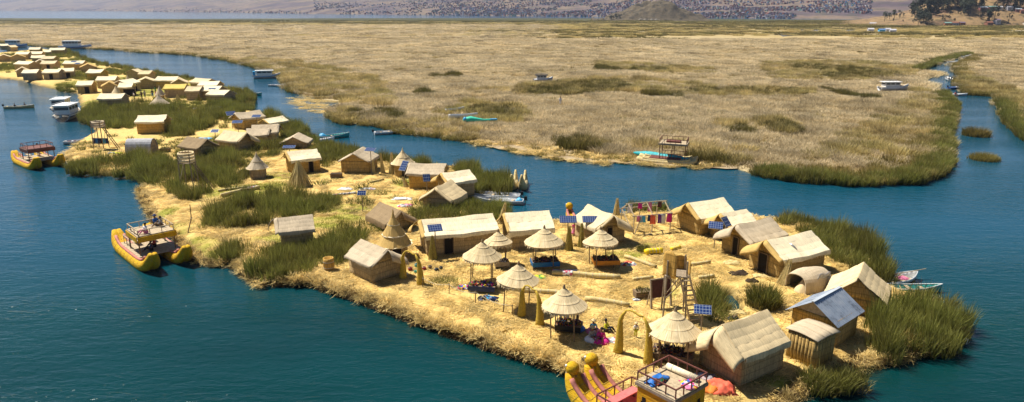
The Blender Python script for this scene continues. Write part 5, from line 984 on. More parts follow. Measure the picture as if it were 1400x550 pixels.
p = on_boat(t, -2.0, -.75, 2.70); o = heap(700, 300, 'blue patterned blanket folded on the painted boat roof', ['blue', 'weave_c'], 1.3, .6, .22, rz=40); o.location = p; o.rotation_euler.z = R(43)
p = on_boat(t, -2.45, -2.1, 2.68); o = thing('reed_roll', 'cream rolled mat lying on the painted boat roof', 'reed roll', p, R(133)); MB().tube([(-.85, 0, .17), (.85, 0, .17)], .17, 10).build('roll', 'roof_cream', o, True); [MB().tube([(x-.02, 0, .17), (x+.02, 0, .17)], .18, 10).build('binding', 'rope', o) for x in (-.5, .5)]
p = on_boat(t, -3.2, -1.6, 2.69); o = heap(700, 300, 'pink patterned cloth on the painted boat roof corner', ['weave_a', 'pink_cloth'], .7, .8, .12); o.location = p
# two yellow catamarans at the left
def cat_left(org, ang, label, deckc, roofc, L, sp, rz_people=False):
    t = reed_boat(org, ang, label, L=L, sp=sp, r=.5, rise=1.45); w = sp/2+.1
    for x in (-.6, 1.9):
        for s in (-1, 1): MB().bar((x, s*w, .862), (x, s*w, 2.3), .08).build('post', 'wood', t)
    cabinbox(t, -.7, 2.0, w, 0, 2.45, None, 'wood_pale' if deckc != 'wood_red' else 'wood_red')
    for s in (-1, 1): MB().box(-.75, 2.05, s*(w+.16)-.03, s*(w+.16)+.03, 2.0, 2.44).build('side_board', roofc, t)
    for x in (-.85, 2.15): MB().box(x-.03, x+.03, -w-.1, w+.1, 2.0, 2.44).build('end_board', roofc, t)
    rail(t, [(-.7, -w), (-.7, w), (2.0, w), (2.0, -w)], 2.52, .45, 'wood_pale' if deckc != 'wood_red' else 'wood_red', .7, True)
    rail(t, [(-.8, w), (-2.4, w), (-2.4, -w), (-.8, -w)], .86, .7, 'wood_pale', .7)
    for s in (-1, 1): MB().box(-2.2, -.9, s*.6-.2, s*.6+.2, 1.2, 1.26).build('bench', 'wood_pale', t)
    return t
tc = cat_left((-30.3, 54.5), -46, 'yellow catamaran moored at the grassy bank with people on its upper deck', 'wood', 'paint_yellow', 10.2, 2.5)
for lx, ly, top, low, lab in [(-.3, .7, 'blue', 'black', 'person in a blue cap and jacket on the moored catamaran roof'), (.4, .9, 'grey_cloth', 'wood', 'person in grey sitting on the moored catamaran roof'), (1.5, -.6, 'white_cloth', 'pink_cloth', 'person in white sitting at the roof end of the moored catamaran')]: person(tuple(on_boat(tc, lx, ly, 2.53)), lab, 1.55, rr(0, 360), 'sit', top, low, 'navy' if 'blue' in lab else None)
for lx, ly, top, lab in [(.4, .2, 'paint_red', 'person in red inside the moored catamaran'), (1.2, -.3, 'navy', 'person in navy inside the moored catamaran')]: person(tuple(on_boat(tc, lx, ly, .87)), lab, 1.55, rr(0, 360), 'sit', top, 'black')
td = cat_left((-63.1, 89.6), -40, 'yellow catamaran with a brown railed roof by the sandy landing', 'wood_red', 'wood_red', 9.6, 2.7)
person(tuple(on_boat(td, -1.5, .6, .87)), 'person in olive standing at the stern of the farther yellow catamaran', 1.7, 0, 'stand', 'lime', 'wood')
# reed boat beside the point, brown pavilion boat across the channel, painted prow behind the huts
plain('reed_hull', (.60, .47, .22), .85, .3, 8); plain('tarp_teal', (.03, .38, .42), .6, .35, 2.5)
reed_boat(tuple(G(709, 256, 0))[:2], -97, 'reed boat with two upright straw prows at the point of the reeds', L=4.6, sp=1.15, r=.55, rise=1.8, hullm='reed_hull', gun='reed_hull', deck=None, pf=2.5, taper=.8, rolls=(0,))
reed_boat(tuple(G(783, 303, 0))[:2], 100, 'small boat prow with an orange yellow head behind the tan hut', L=3.4, sp=.8, r=.3, rise=.75, deck=None, heads=True, hulls=1, pf=3)
tp = reed_boat(tuple(G(912, 222, 0))[:2], -20, 'old reed boat carrying a brown two storey railed pavilion', L=8.2, sp=2.0, r=.42, rise=.6, hullm='reed_hull', gun='reed_hull', deck='wood_red')
for x in (-.9, .7, 2.4):
    for s in (-1, 1): MB().bar((x, s*1.2, .86), (x, s*1.2, 2.7), .09).build('post', 'wood_red', tp)
for s in (-1, 1): [MB().bar((x, s*1.2, .86), (x, s*1.2, 1.5), .05).build('rail_post', 'wood_red', tp) for x in (-.5, -.1, .3, 1.1, 1.5, 1.9)]; MB().bar((-.9, s*1.2, 1.5), (2.4, s*1.2, 1.5), .06).build('rail', 'wood_red', tp)
cabinbox(tp, -1.0, 2.5, 1.3, 0, 2.85, None, 'wood_pale'); rail(tp, [(-1, -1.3), (-1, 1.3), (2.5, 1.3), (2.5, -1.3)], 2.92, .55, 'wood_red', .6, True)
MB().box(-.2, 1.6, -.6, .6, 2.93, 3.15).build('roof_bench', 'wood_red', tp)
t = thing('covered_hull', 'boat hull under a teal tarp beside the brown pavilion boat', 'boat', G(903, 218, .12), R(-35)); b = MB(); b.tube([(-4+.8*i, 0, .25+.22*abs(i-5)/5) for i in range(11)], [.12, .3, .48, .58, .62, .62, .6, .56, .46, .3, .12], 12); b.build('hull', 'tarp_teal', t, True); [MB().tube([(x-.03, 0, .27), (x+.03, 0, .27)], .62, 12).build('tie_rope', 'rope', t) for x in (-1.6, -.2, 1.2)]
# ------------------------------------------------------------------ skiffs, launches, tour boats
def hull_fn(L, B, D, sheer=.35, stern=.8):
    def fn(u, v):
        w = B/2*(stern+(1-stern)*min(1, u*3))*(1-max(0, (u-.45)/.55)**2.4); a = (v-.5)*math.pi; z = D*(1-math.cos(a)**.75 if abs(v-.5) < .499 else 1); zz = sheer*max(0, u-.4)**2*2.2
        return ((u-.5)*L+.12*L*max(0, u-.85)*(z/D), w*math.sin(a)*(.72+.28*z/D), z*(1+.0)+zz*(.4+.6*z/D)-.12)
    return fn
def skiff(px, py, ang, label, L=5, B=1.5, D=.55, hull='hull_grey', inner=None, motor=True, z=0, load=(), grp='small open boats', oar=False):
    t = thing('skiff', label, 'boat', G(px, py, z), R(ang), grp); f = hull_fn(L, B, D); b = MB(); b.sheet(f, 14, 12, .045); b.build('hull', hull, t, True)
    b = MB(); pts = [f(0, v/8) for v in range(9)]; b.add([(p[0]-.02, p[1], p[2]) for p in pts]+[(p[0]+.03, p[1], p[2]) for p in pts], [tuple(range(9)), tuple(range(17, 8, -1)), (0, 8, 17, 9)]); b.build('transom', hull, t)
    b = MB(); b.sheet(lambda u, v: (f(u*.86, .5)[0], f(u*.86, .5)[1]+(v-.5)*B*.66*(1-max(0, (u*.86-.45)/.55)**2.4), .03), 8, 2, .03); b.build('floor', inner or 'wood_grey', t)
    for u in (.22, .48, .7):
        w = f(u, .98)[1]; b = MB(); b.box((u-.5)*L-.13, (u-.5)*L+.13, -w*.97, w*.97, D*.52, D*.52+.04); b.build('seat', inner or 'wood_pale', t)
    for s, v in ((-1, 0.0), (1, 1.0)): b = MB(); b.tube([tuple(Vector(f(i/12, v))+Vector((0, 0, .01))) for i in range(13)], .035, 5); b.build('gunwale', 'white' if hull != 'white' else 'hull_grey', t)
    if motor:
        b = MB(); b.box(-L/2-.42, -L/2-.12, -.14, .14, D-.05, D+.32); mo = b.build('outboard_motor', 'black', t); b = MB(); b.box(-L/2-.3, -L/2-.2, -.05, .05, -.3, D-.055); b.build('motor_leg', 'metal_grey', mo)
    if oar: b = MB(); b.tube([(-L*.1, .2, D+.1), (L*.72, -.1, D+.25)], .03, 6); b.build('oar', 'wood_pale', t); 
    for i, (x, y, w, d, h, mm) in enumerate(load): b = MB(); b.sheet(lambda u, v: ((x+(u-.5)*w), y+(v-.5)*d, D*.55+h*math.sin(u*3.14)**.5*math.sin(v*3.14)**.5*(1+.2*math.sin(u*9+v*7))), 8, 8, .03); b.build('cargo', mm, t, True)
    return t
skiff(533,183,22,'grey skiff with outboard motor moored at the marsh bank',5.0,1.6)
skiff(672,271,170,'grey motorboat behind its twin near the white roofed hut',6.2,1.5,.6); skiff(682,278,172,'grey motorboat with a blue cover, nearest the white roofed hut',5.2,1.4,.55,load=((-2.2,0,.8,.7,.35,'sky_blue'),))
skiff(455,189,25,'teal skiff in the pair by the channel reeds',5.2,1.6,.6,'teal',load=((-1.6,0,1.4,1.1,.5,'sky_blue'),)); skiff(436,195,20,'white and purple skiff nearer to the low grey hut',4.6,1.5,.6,'white','purple',load=((-1.5,0,.9,.9,.4,'purple'),))
skiff(1229,386,22,'white rowboat with pink cloth inside at the right tip',3.6,1.4,.5,'white',None,False,load=((.3,0,.8,.7,.15,'pink_cloth'),),oar=True); skiff(1243,398,-3,'slim green skiff half hidden in the right tip reeds',4.4,1.0,.45,'teal',None,False)
skiff(344,131,5,'small teal skiff behind the far village reeds',4.6,1.5,.6,'teal',None,False); skiff(27,148,12,'olive skiff with two people crossing the open water',5.4,1.5,.55,'reed_hull'); skiff(102,196,15,'small white tub boat drawn up at the sandy landing',2.8,1.5,.5,'white','wood_red',False,z=.05)
person(tuple(G(20.5,147.5,.1)), 'person in dark clothes sitting at the stern of the olive skiff', 1.6, 90, 'sit', 'black', 'black'); person(tuple(G(34,146,.1)), 'person in navy sitting at the bow of the olive skiff', 1.6, 90, 'sit', 'navy', 'black')
skiff(622,152,28,'small green canoe lying in the marsh reeds',3.8,1.2,.6,'white','green_cloth',False,z=.75); skiff(633,161,8,'white canoe lying in the marsh beside the mint slide boat',5.2,1.1,.7,'white',None,False,z=.7)
skiff(379,118,-8,'small dark skiff moored below the launch',4.6,1.3,.5,'hull_grey','navy',False); skiff(413,128,0,'flat grey skiff at the reed bank past the launch',4.0,1.4,.5,'hull_grey',None,False); skiff(285,151,3,'long white punt lying in the reed bed before the front hut',5.5,1.2,.6,'white',None,False,z=.6,load=((1.6,0,.9,.7,.4,'white_cloth'),)); skiff(483,136,10,'thin dark punt at the weed mat',4.5,1.0,.4,'wood',None,False)
t = thing('slide_boat', 'mint green pedal boat hull with a long tail lying in the marsh', 'boat', G(650,167,.75), R(8)); b = MB(); b.tube([(-2.2,0,.3),(-1.6,0,.4),(-.8,0,.45),(.2,0,.35),(1.4,0,.28),(3.0,.1,.3),(3.9,.15,.32)],[.2,.5,.6,.45,.25,.2,.12],10); b.build('hull','mint',t,True); b = MB(); b.lathe([(.35,0),(.4,.2),(.2,.5),(0,.55)],12,(-1.8,-.1,.4)); b.build('nose','sky_blue',t,True); MB().box(2.6,3.8,-.2,.35,.3,.5).build('tail','sky_blue',t)
for a in [(1297,110,70,'white skiff in the right channel, middle of the string',5,1.8,.7,'white'),(1308,122,15,'blue skiff in the right channel bend',5.5,1.8,.7,'blue'),(1304,131,-12,'low grey skiff with a red clad person in the right channel',5.5,1.6,.5,'hull_grey'),(1303,86,20,'small skiff far up the right channel',5,1.6,.6,'white'),(1322,78.5,30,'farthest white skiff at the channel head',8,2.2,.8,'white')]: skiff(*a, grp='boats in the right channel')
person(tuple(G(1306,130.5,.15)), 'person in red sitting in the low grey skiff', 1.7, 0, 'sit', 'paint_red', 'black'); person(tuple(G(1308,121.5,.2)), 'person in white sitting in the blue skiff', 1.7, 0, 'sit', 'white_cloth', 'black'); person(tuple(G(1297,109.5,.2)), 'person in black sitting in the middle white skiff', 1.7, 0, 'sit', 'black', 'black')
def tour_boat(px, py, ang, label, L=12, B=3, hull='white', band='blue', roof='white', ch=1.5, z=0, x0=-.36, x1=.14, open_=False, grp='passenger boats'):
    t = thing('tour_boat', label, 'boat', G(px, py, z), R(ang), grp); D = 1.0*B/3+.2; f = hull_fn(L, B, D, .9, .9); MB().sheet(f, 16, 12, .06).build('hull', hull, t, True)
    b = MB(); b.sheet(lambda u, v: (f(u*.97, .5)[0], (v-.5)*2*f(u*.97, .97)[1]*.97, D*.86+f(u*.97, .98)[2]*0+.9*max(0, u-.4)**2*2.0), 12, 2, .05); b.build('deck', 'wood_pale' if hull == 'white' else hull, t)
    for s, v in ((-1, .04), (1, .96)): b = MB(); b.tube([tuple(Vector(f(i/14, v))+Vector((0, s*.03, -.3 if band == 'blue' else -.12))) for i in range(15)], .22 if band == 'blue' else .09, 6); b.build('rub_rail', band, t)
    a, c = x0*L, x1*L; w = B*.40; zb, zt = D*.9, D*.9+ch
    b = MB(); b.box(a, c, -w, w, zb, zb+ch*.5); b.box(a, c, -w*.96, w*.96, zb+ch*.84, zt); n = max(3, int((c-a)/1.3))
    for i in range(n+1):
        x = a+(c-a)*i/n; [b.box(x-.07, x+.07, s*w*.97-.05, s*w*.97+.05, zb+ch*.5, zb+ch*.84) for s in (-1, 1)]
    cb = b.build('cabin', hull if hull != 'blue' else 'white', t)
    for s in (-1, 1):
        for i in range(n): MB().box(a+(c-a)*i/n+.09, a+(c-a)*(i+1)/n-.09, s*w*.95-.02, s*w*.95+.02, zb+ch*.5+.003, zb+ch*.84-.003).build('window', 'glass_dark', cb)
    for x in (a, c): MB().box(x-.02, x+.02, -w*.9, w*.9, zb+ch*.5, zb+ch*.84).build('end_window', 'glass_dark', cb)
    b = MB(); b.box(a-.5, c+.5, -w-.18, w+.18, zt+.002, zt+.12); rf = b.build('roof', roof, t)
    for s in (-1, 1): MB().bar((a, s*w*.8, zt+.45), (c, s*w*.8, zt+.45), .05).build('roof_rail', 'metal_grey', rf); [MB().bar((a+(c-a)*i/4, s*w*.8, zt+.12), (a+(c-a)*i/4, s*w*.8, zt+.45), .04).build('rail_post', 'metal_grey', rf) for i in range(5)]
    MB().box(-L/2-.4, -L/2-.05, -.18, .18, D*.55, D*.95).build('outboard_motor', 'metal_grey', t)
    if band == 'sky_blue': b = MB(); b.box(a-1.1, a-.5, -w, w, zb, zt-.1); b.build('stern_cover', 'sky_blue', t)
    return t
tour_boat(22,65,6,'blue and white tour boat farther left on the far channel',11,4,'white','blue',ch=2.3); tour_boat(104,67,8,'large white tour boat with a blue hull band on the far channel',14.5,4.6,'white','blue',ch=2.4)
tour_boat(96,162,102,'white tour boat moored stern on, nearer of the pair',7.5,3.2,'white','navy',ch=1.6,x0=-.42); tour_boat(87,151,108,'white tour boat moored behind its twin at the green landing',7.5,3.0,'white','navy',ch=1.4)
tour_boat(365,107,18,'white launch with a light blue stern cover on the marsh bank',7.4,2.4,'white','sky_blue',ch=1.3,x0=-.36,x1=.2)
tour_boat(1221,123.5,2,'long white boat with a low roof stranded in the marsh',7.0,2.4,'white','hull_grey',ch=1.1,z=.6)
tour_boat(743,112,4,'low dark roofed boat lying in the olive marsh patch',5.0,2.0,'hull_grey','wood','black',ch=1.0,z=.5)
person(tuple(G(766,143.5,.4)), 'person in white standing alone in the dry marsh', 1.7, 0, 'stand', 'white_cloth', 'white_cloth')
# satellite dish, wires, hung clothes under the far tower
t = thing('satellite_dish', 'grey satellite dish on a leaning pole before the cream roof', 'satellite dish', G(1078, 371, GZ), R(-30)); MB().tube([(0,0,0),(.05,0,1.75)],.035,6).build('pole','metal_grey',t); b = MB(); q = Matrix.Translation((.05,-.05,1.85)) @ Matrix.Rotation(R(-55),4,'X') @ Matrix.Rotation(R(30),4,'Y'); b.lathe([(0,-.12),(.2,-.10),(.4,-.03),(.52,.05),(.50,.06),(.2,-.07),(0,-.09)],18); b.v = [tuple(q @ Vector(p)) for p in b.v]; b.build('dish','metal_grey',t,True); MB().tube([q @ Vector((0,0,-.1)), q @ Vector((.1,0,.45))],.015,5).build('feed_arm','metal_grey',t)
t = thing('clothes_line', 'dark blue clothes hung between the legs of the open watchtower', 'laundry', G(139,203,GZ), 0); MB().bar((-1.2,0,1.5),(1.2,0,1.45),.03).build('line','rope',t)
for i, c in enumerate(['navy','blue','navy','black','sky_blue','navy']): b = MB(); b.sheet(lambda u, v: (-1.1+.37*i+.36*u, .02*math.sin(u*9), 1.48-.8*v), 4, 4, .02); b.build('garment', c, t, True)
for x0, y0, x1, y1, lab in [(367-110,0,0,0,'')][:0]: pass
t = thing('pole', 'thin dark pole standing on the grassy bank behind the moored catamaran', 'pole', G(257,318,GZ-.1), 0); MB().tube([(0,0,0),(.42,.1,1.3),(.45,.1,2.6)],[.05,.045,.035],6).build('shaft','wood',t); MB().tube([(.40,.1,1.25),(.43,.1,1.35)],.07,6).build('lashing','rope',t)

o = MB().lathe([(0, -.1), (.2, 0), (.24, .12), (.15, .28), (0, .32)], 12).build('buoy', 'white', None, True); o.location = G(1319, 469, 0); tag(o, 'small white float drifting off the right tip reeds', 'buoy')
# ------------------------------------------------------------------ far shore: hills, town, rock knoll, right hillside
m = NT('hill_land'); n1 = m.noise(m.coord((1, 1, 1), 'World'), .006, 6, .65); n2 = m.noise(m.coord((1, 1, 1), 'World'), .03, 5, .65)
c = m.ramp(n1, [(.32, (.06, .045, .06)), (.46, (.11, .08, .085)), (.56, (.20, .145, .10)), (.68, (.085, .063, .08))]); c = m.mix(m.val(n2, .5, .66, 0, .75), c, (.055, .06, .04)); m.done(c, .95, n2, .6, 3)  # land's own mauve brown, tinted bluer to add to the haze
m = NT('near_hill'); n1 = m.noise(m.coord((1, 1, 1), 'World'), .03, 6, .65); n2 = m.noise(m.coord((1, 1, 1), 'World'), .11, 5, .7)
c = m.ramp(n1, [(.36, (.12, .07, .045)), (.5, (.29, .19, .09)), (.64, (.19, .13, .07))]); c = m.mix(m.val(n2, .5, .62, 0, .8), c, (.055, .05, .022)); m.done(c, .95, n2, .8, 1)
m = NT('rock_hill'); n1 = m.noise(m.coord((1, 1, 1), 'World'), .05, 6, .7); n2 = m.noise(m.coord((1, 1, 1), 'World'), .3, 5, .7); c = m.ramp(n1, [(.35, (.03, .025, .017)), (.5, (.13, .10, .06)), (.66, (.05, .042, .027))]); m.done(m.mix(m.val(n2, .5, .62, 0, .7), c, (.06, .055, .04)), .95, n2, 1, .8)
SHORE = [(-400,13.6),(0,14.4),(130,15.2),(300,17),(450,19.5),(700,22),(900,24),(1060,25.4),(1200,26.4),(1500,27),(1900,27)]
def shore_y(px): return float(np.interp(px, *zip(*SHORE)))
COLS_PX = np.linspace(-350, 1750, 211); steps = np.r_[0, np.linspace(.02, .62, 40)**1.15]
VX = np.zeros((len(steps), len(COLS_PX))); VY = VX.copy(); VZ = VX.copy()
for j, px in enumerate(COLS_PX):
    p = G(px, shore_y(px), 0); d = math.hypot(p.x, p.y)
    for i, s in enumerate(steps): VX[i, j] = p.x*(1+s); VY[i, j] = p.y*(1+s); VZ[i, j] = d*s
nz = fbm(VX*.0016+5, VY*.0012+3, 5); nz2 = fbm(VX*.006, VY*.006, 4)
tall = np.interp(COLS_PX, [-350, 0, 120, 260, 330, 450, 600, 1200, 1750], [.055, .06, .045, .06, .05, .075, .09, .10, .1])[None, :]
HZ = VZ*tall*(.35+1.3*nz)+(nz2-.45)*VZ*.02+np.where(VZ > 0, .6, -1); HZ = np.maximum(HZ, -1+0*HZ)
o = link('far_hills', gridmesh('far_hills', VX, VY, HZ, np.ones(VX.shape, bool), 'hill_land')); tag(o, 'hazy brown hills along the far lake shore', kind='structure')
def hill_at(px, s):
    j = np.interp(px, COLS_PX, np.arange(len(COLS_PX))); i = np.interp(s, steps, np.arange(len(steps))); a, b = int(i), int(j); fi, fj = i-a, j-b; a2, b2 = min(a+1, len(steps)-1), min(b+1, len(COLS_PX)-1)
    L = lambda A: (A[a, b]*(1-fi)+A[a2, b]*fi)*(1-fj)+(A[a, b2]*(1-fi)+A[a2, b2]*fi)*fj
    return L(VX), L(VY), L(HZ)
def house_mesh(w, d, h, wall, roof, gable):
    b = MB(); b.box(-w/2, w/2, -d/2, d/2, -2, h, 0)
    if gable: b.add([(-w/2-.3, -d/2-.3, h), (w/2+.3, -d/2-.3, h), (w/2+.3, d/2+.3, h), (-w/2-.3, d/2+.3, h), (-w/2-.3, 0, h+d*.28), (w/2+.3, 0, h+d*.28)], [(0, 1, 5, 4), (2, 3, 4, 5), (0, 4, 3), (1, 2, 5)], 1)
    else: b.box(-w/2-.2, w/2+.2, -d/2-.2, d/2+.2, h+.005, h+.5, 1)
    me = bpy.data.meshes.new('house'); me.from_pydata(b.v, [], b.f); me.materials.append(M(wall)); me.materials.append(M(roof)); me.polygons.foreach_set('material_index', b.m); return me
plain('tw_mauve', (.17, .12, .16), .9, .2); plain('tw_blue', (.10, .19, .36), .8, .2); plain('tw_terra', (.24, .11, .09), .9, .2); plain('tw_grey', (.19, .18, .22), .9, .2); plain('tw_white', (.45, .44, .47), .8, .1); plain('tw_green', (.16, .27, .24), .8, .2)  # town colours, bluish mauve mixed in to add to the distance haze
WR = [('tw_terra','tw_grey'),('tw_grey','tw_mauve'),('tw_white','tw_terra'),('tw_mauve','tw_grey'),('tw_blue','tw_grey'),('tw_white','tw_white'),('tw_terra','tw_terra'),('tw_green','tw_grey'),('plaster','tw_mauve')]
HM = [house_mesh(random.uniform(3, 5), random.uniform(3, 5), random.uniform(2.2, 4), a, b_, i % 3 == 0) for i, (a, b_) in enumerate(WR*2)]
cand = []
r = random.Random(5)
while len(cand) < 6000:
    px = r.choice([r.uniform(430, 1190), r.uniform(560, 1180), r.uniform(600, 1190), r.uniform(20, 480)]); s = abs(r.gauss(0, .17)); 
    if s > .5: continue
    if px < 430 and r.random() > .45*math.exp(-s*9): continue
    if px < 430: s *= .25
    x, y, z = hill_at(px, s); 
    if vnoise(np.array([x*.012]), np.array([y*.012]))[0] < .30: continue
    cand.append((px, s, x, y, z))
cand.sort(key=lambda q: math.hypot(q[2], q[3])); step = max(1, len([c for c in cand if c[1] < .06 and 430 < c[0]])//230)
near = [c for c in cand if c[1] < .06 and 430 < c[0]][::step][:260]; ns = set(near)
for px, s, x, y, z in near:
    o = link('town_house', r.choice(HM)); put(o, (x, y, z), math.atan2(y, x)+r.uniform(-.5, 2)); tag(o, 'tiny flat roofed town house in the lowest rows on the far shore', 'house', 'town houses along the far shore')
V = []; Fc = []; mi = []; tn = ['tw_terra','tw_grey','tw_mauve','tw_blue','tw_white','tw_green','plaster']
for c in cand:
    if c in ns: continue
    _, s, x, y, z = c; a = r.uniform(0, 3); w, d, h = r.uniform(2, 4.2), r.uniform(2, 4.2), r.uniform(1.8, 3.8); ca, sa = math.cos(a), math.sin(a); k = len(V)
    for zz in (z-3, z+h):
        for dx, dy in ((-w, -d), (w, -d), (w, d), (-w, d)): V.append((x+(dx*ca-dy*sa)/2, y+(dx*sa+dy*ca)/2, zz))
    ww = r.choice([0, 0, 1, 1, 2, 2, 2, 3, 4, 5, 6]); rf = r.choice([0, 1, 1, 2, 2, 2, 3, 6])
    for q in ((0, 1, 5, 4), (1, 2, 6, 5), (2, 3, 7, 6), (3, 0, 4, 7)): Fc.append(tuple(k+i for i in q)); mi.append(ww)
    Fc.append((k+4, k+5, k+6, k+7)); mi.append(rf)
me = bpy.data.meshes.new('town'); me.from_pydata(V, [], Fc); [me.materials.append(M(n)) for n in tn]; me.polygons.foreach_set('material_index', mi); tag(link('town', me), 'dense far town climbing the hills, a mass of tiny houses', kind='stuff')
# trees: tapered trunk with limbs and a crown of leaf clumps
plain('leaf_dark', (.035, .042, .02), .8, .4, .6, bs=0); plain('bark', (.10, .075, .05), .9, .3)
def tree_meshes(seed, h, w, n=190, conic=False):
    r = random.Random(seed); b = MB(); b.tube([(0, 0, -1), (.1, 0, h*.35), (0, .1, h*.8)], [.35, .25, .08], 6)
    for k in range(4): a = k*1.6; b.tube([(0, 0, h*(.35+.1*k)), (math.cos(a)*w*.3, math.sin(a)*w*.3, h*(.5+.1*k))], [.12, .04], 4)
    tr = bpy.data.meshes.new('trunk'); tr.from_pydata(b.v, [], b.f); tr.materials.append(M('bark')); b = MB()
    lob = [(r.uniform(-.3, .3)*w, r.uniform(-.3, .3)*w, h*r.uniform(.25, .92), w*r.uniform(.16, .32)) for _ in range(9)]
    for i in range(n*2):
        x, y, z, q = r.choice(lob); d = Vector((r.gauss(0, 1), r.gauss(0, 1), r.gauss(0, .9))).normalized()*q*r.uniform(.6, 1.05); c = Vector((x, y, z))+d; s = r.uniform(.35, .8); u = Vector((r.gauss(0, 1), r.gauss(0, 1), r.gauss(0, 1))).normalized(); v = u.orthogonal().normalized()
        b.add([c+u*s, c+v*s*.6, c-u*s, c-v*s*.6], [(0, 1, 2, 3)])
    cr = bpy.data.meshes.new('crown'); cr.from_pydata(b.v, [], b.f); cr.materials.append(M('leaf_dark')); return tr, cr
TM = [tree_meshes(i, 13+2*i % 5, 7+i % 3*1.5) for i in range(5)]
def tree(x, y, z, s, label, grp):
    t = thing('tree', label, 'tree', (x, y, z-.3), rr(0, 6), grp); tr, cr = random.choice(TM)
    for nm, me in (('trunk', tr), ('crown', cr)): o = link(nm, me, t)
    t.scale = (s, s, s*rr(.85, 1.15))
# rock knoll
kc = G(897, 28.5, 0); X, Y = heightgrid(kc.x-95, kc.x+95, kc.y-14, kc.y+110, 2.5); ux = (X-kc.x); hp = np.interp(ux, [-95, -74, -62, -50, -36, -10, 12, 34, 52, 70, 95], [0, 0, 9, 11, 16, 25, 29, 27, 20, 9, 0]); fy = np.clip((Y-kc.y+12)/45, 0, 1); fy = fy*fy*(3-2*fy)*np.clip((kc.y+112-Y)/30, 0, 1); Z = hp*fy*(.75+.5*fbm(X*.05, Y*.05))-.4+14*(fbm(X*.10, Y*.10, 5)-.45)*fy
o = link('rocky_knoll', gridmesh('rocky_knoll', X, Y, Z, Z > -.39, 'rock_hill')); tag(o, 'bare rocky knoll rising from the far marsh', kind='structure')
kz = lambda x, y: float(np.interp(x-kc.x, [-95, -74, -62, -50, -36, -10, 12, 34, 52, 70, 95], [0, 0, 9, 11, 16, 25, 29, 27, 20, 9, 0]))*max(0, min(1, (y-kc.y+12)/45))**1.3*.85
plain('boulder', (.24, .21, .17), .95, .35, .8)
for i in range(16):
    x = kc.x+rr(-30, 6); y = kc.y-rr(8, 16); s = rr(1.2, 3.2); b = MB(); b.lathe([(s*.8, -.5), (s, s*.3), (s*.75, s*.8), (s*.3, s*1.1), (0, s*1.15)], 7, jit=.18); o = b.build('boulder', 'boulder'); o.location = (x, y, .2); o.rotation_euler.z = rr(0, 6); tag(o, 'grey boulder in the pile at the foot of the rocky knoll', 'boulder', 'boulders below the rocky knoll')
for i in range(11): x = kc.x+rr(-72, -46); y = kc.y+rr(0, 25); tree(x, y, max(0, kz(x, y)-1), rr(.35, .6), 'dark bushy tree on the rocky knoll slope', 'trees on the rocky knoll')
for i in range(3): x = kc.x+rr(45, 62); tree(x, kc.y+rr(8, 30), 5, rr(.3, .45), 'dark low tree at the end of the rocky knoll', 'trees at the end of the rocky knoll')
# right hillside
hc = G(1300, 36.2, 0); X, Y = heightgrid(hc.x-190, hc.x+420, hc.y-12, hc.y+330, 4); a = X/Y
prof = np.interp(a*FPX*1.0+700, [1120, 1165, 1200, 1225, 1245, 1270, 1320, 1400, 1700], [0, 3, 9, 16, 30, 42, 52, 60, 60]); fy = np.clip((Y-hc.y+10)/130, 0, 1); Z = prof*(fy**.85)*(.85+.3*fbm(X*.02, Y*.02))+2.5*(fbm(X*.07, Y*.07)-.45)*fy-.3
o = link('right_hill', gridmesh('right_hill', X, Y, Z, np.ones(X.shape, bool), 'near_hill')); tag(o, 'ochre hillside with trees and houses beyond the marsh', kind='structure')
def rz_at(x, y):
    i = int(round((y-(hc.y-12))/4)); j = int(round((x-(hc.x-190))/4)); return float(Z[max(0, min(Z.shape[0]-1, i)), max(0, min(Z.shape[1]-1, j))])
def on_hill(px, py):
    best = None
    for k in range(90):
        y = hc.y-8+k*3.6; x = (px-700)/FPX*y*1.035; z = rz_at(x, y); pp = Vector((x, y, z)); d = pp-Vector((0, 0, CAM_H)); cz = d.y*math.cos(PITCH)-d.z*math.sin(PITCH); v = 275-FPX*(d.y*math.sin(PITCH)+d.z*math.cos(PITCH))/cz; u = 700+FPX*d.x/cz
        if best is None or abs(v-py) < best[0]: best = (abs(v-py), x, y, z)
    return best[1:]
TR = [(1213,16),(1219,21),(1222,26),(1228,14),(1226,28),(1233,12),(1240,9),(1248,7),(1255,5),(1263,3),(1272,6),(1280,9),(1284,14),(1276,2),(1290,4),(1323,5),(1330,3),(1345,6),(1352,4),(1362,6),(1375,3),(1308,24),(1300,20),(1195,20),(1188,22),(1182,22),(1176,24),(1241,17),(1390,8),(1296,10),(1316,22),(1367,20)]
for px, py in TR+[(q[0]+rr(-9, 9), q[1]+rr(-3, 3)) for q in TR[:22]*3]: x, y, z = on_hill(px, py+5); tree(x, y, z, rr(.95, 1.35) if py < 18 else rr(.7, 1.0), 'dark green tree on the ochre hillside', 'trees on the ochre hillside')
for i in range(60): x, y, z = on_hill(rr(1170, 1400), rr(8, 33)); tree(x, y, z, rr(.22, .42), 'small dark bush on the ochre hillside', 'bushes on the ochre hillside')
HH = [(1299,14.5,'roof_tin'),(1310,12.5,'tw_green'),(1318,13,'tw_white'),(1332,13.5,'tw_white'),(1344,15,'roof_tin'),(1350,18,'tw_terra'),(1366,13,'roof_tin'),(1374,15,'tw_mauve'),(1388,12,'tw_blue'),(1392,18,'tw_white'),(1398,8,'roof_tin'),(1385,6,'tw_white'),(1258,34,'tw_green'),(1266,34.5,'brick_red'),(1275,34.5,'tw_mauve'),(1310,34,'brick_red'),(1320,33,'tw_mauve'),(1358,35,'brick_red'),(1371,34.5,'tw_terra'),(1385,35,'brick_red'),(1396,34.5,'tw_mauve')]
ORD = ['first', 'second', 'third', 'fourth', 'fifth', 'sixth']
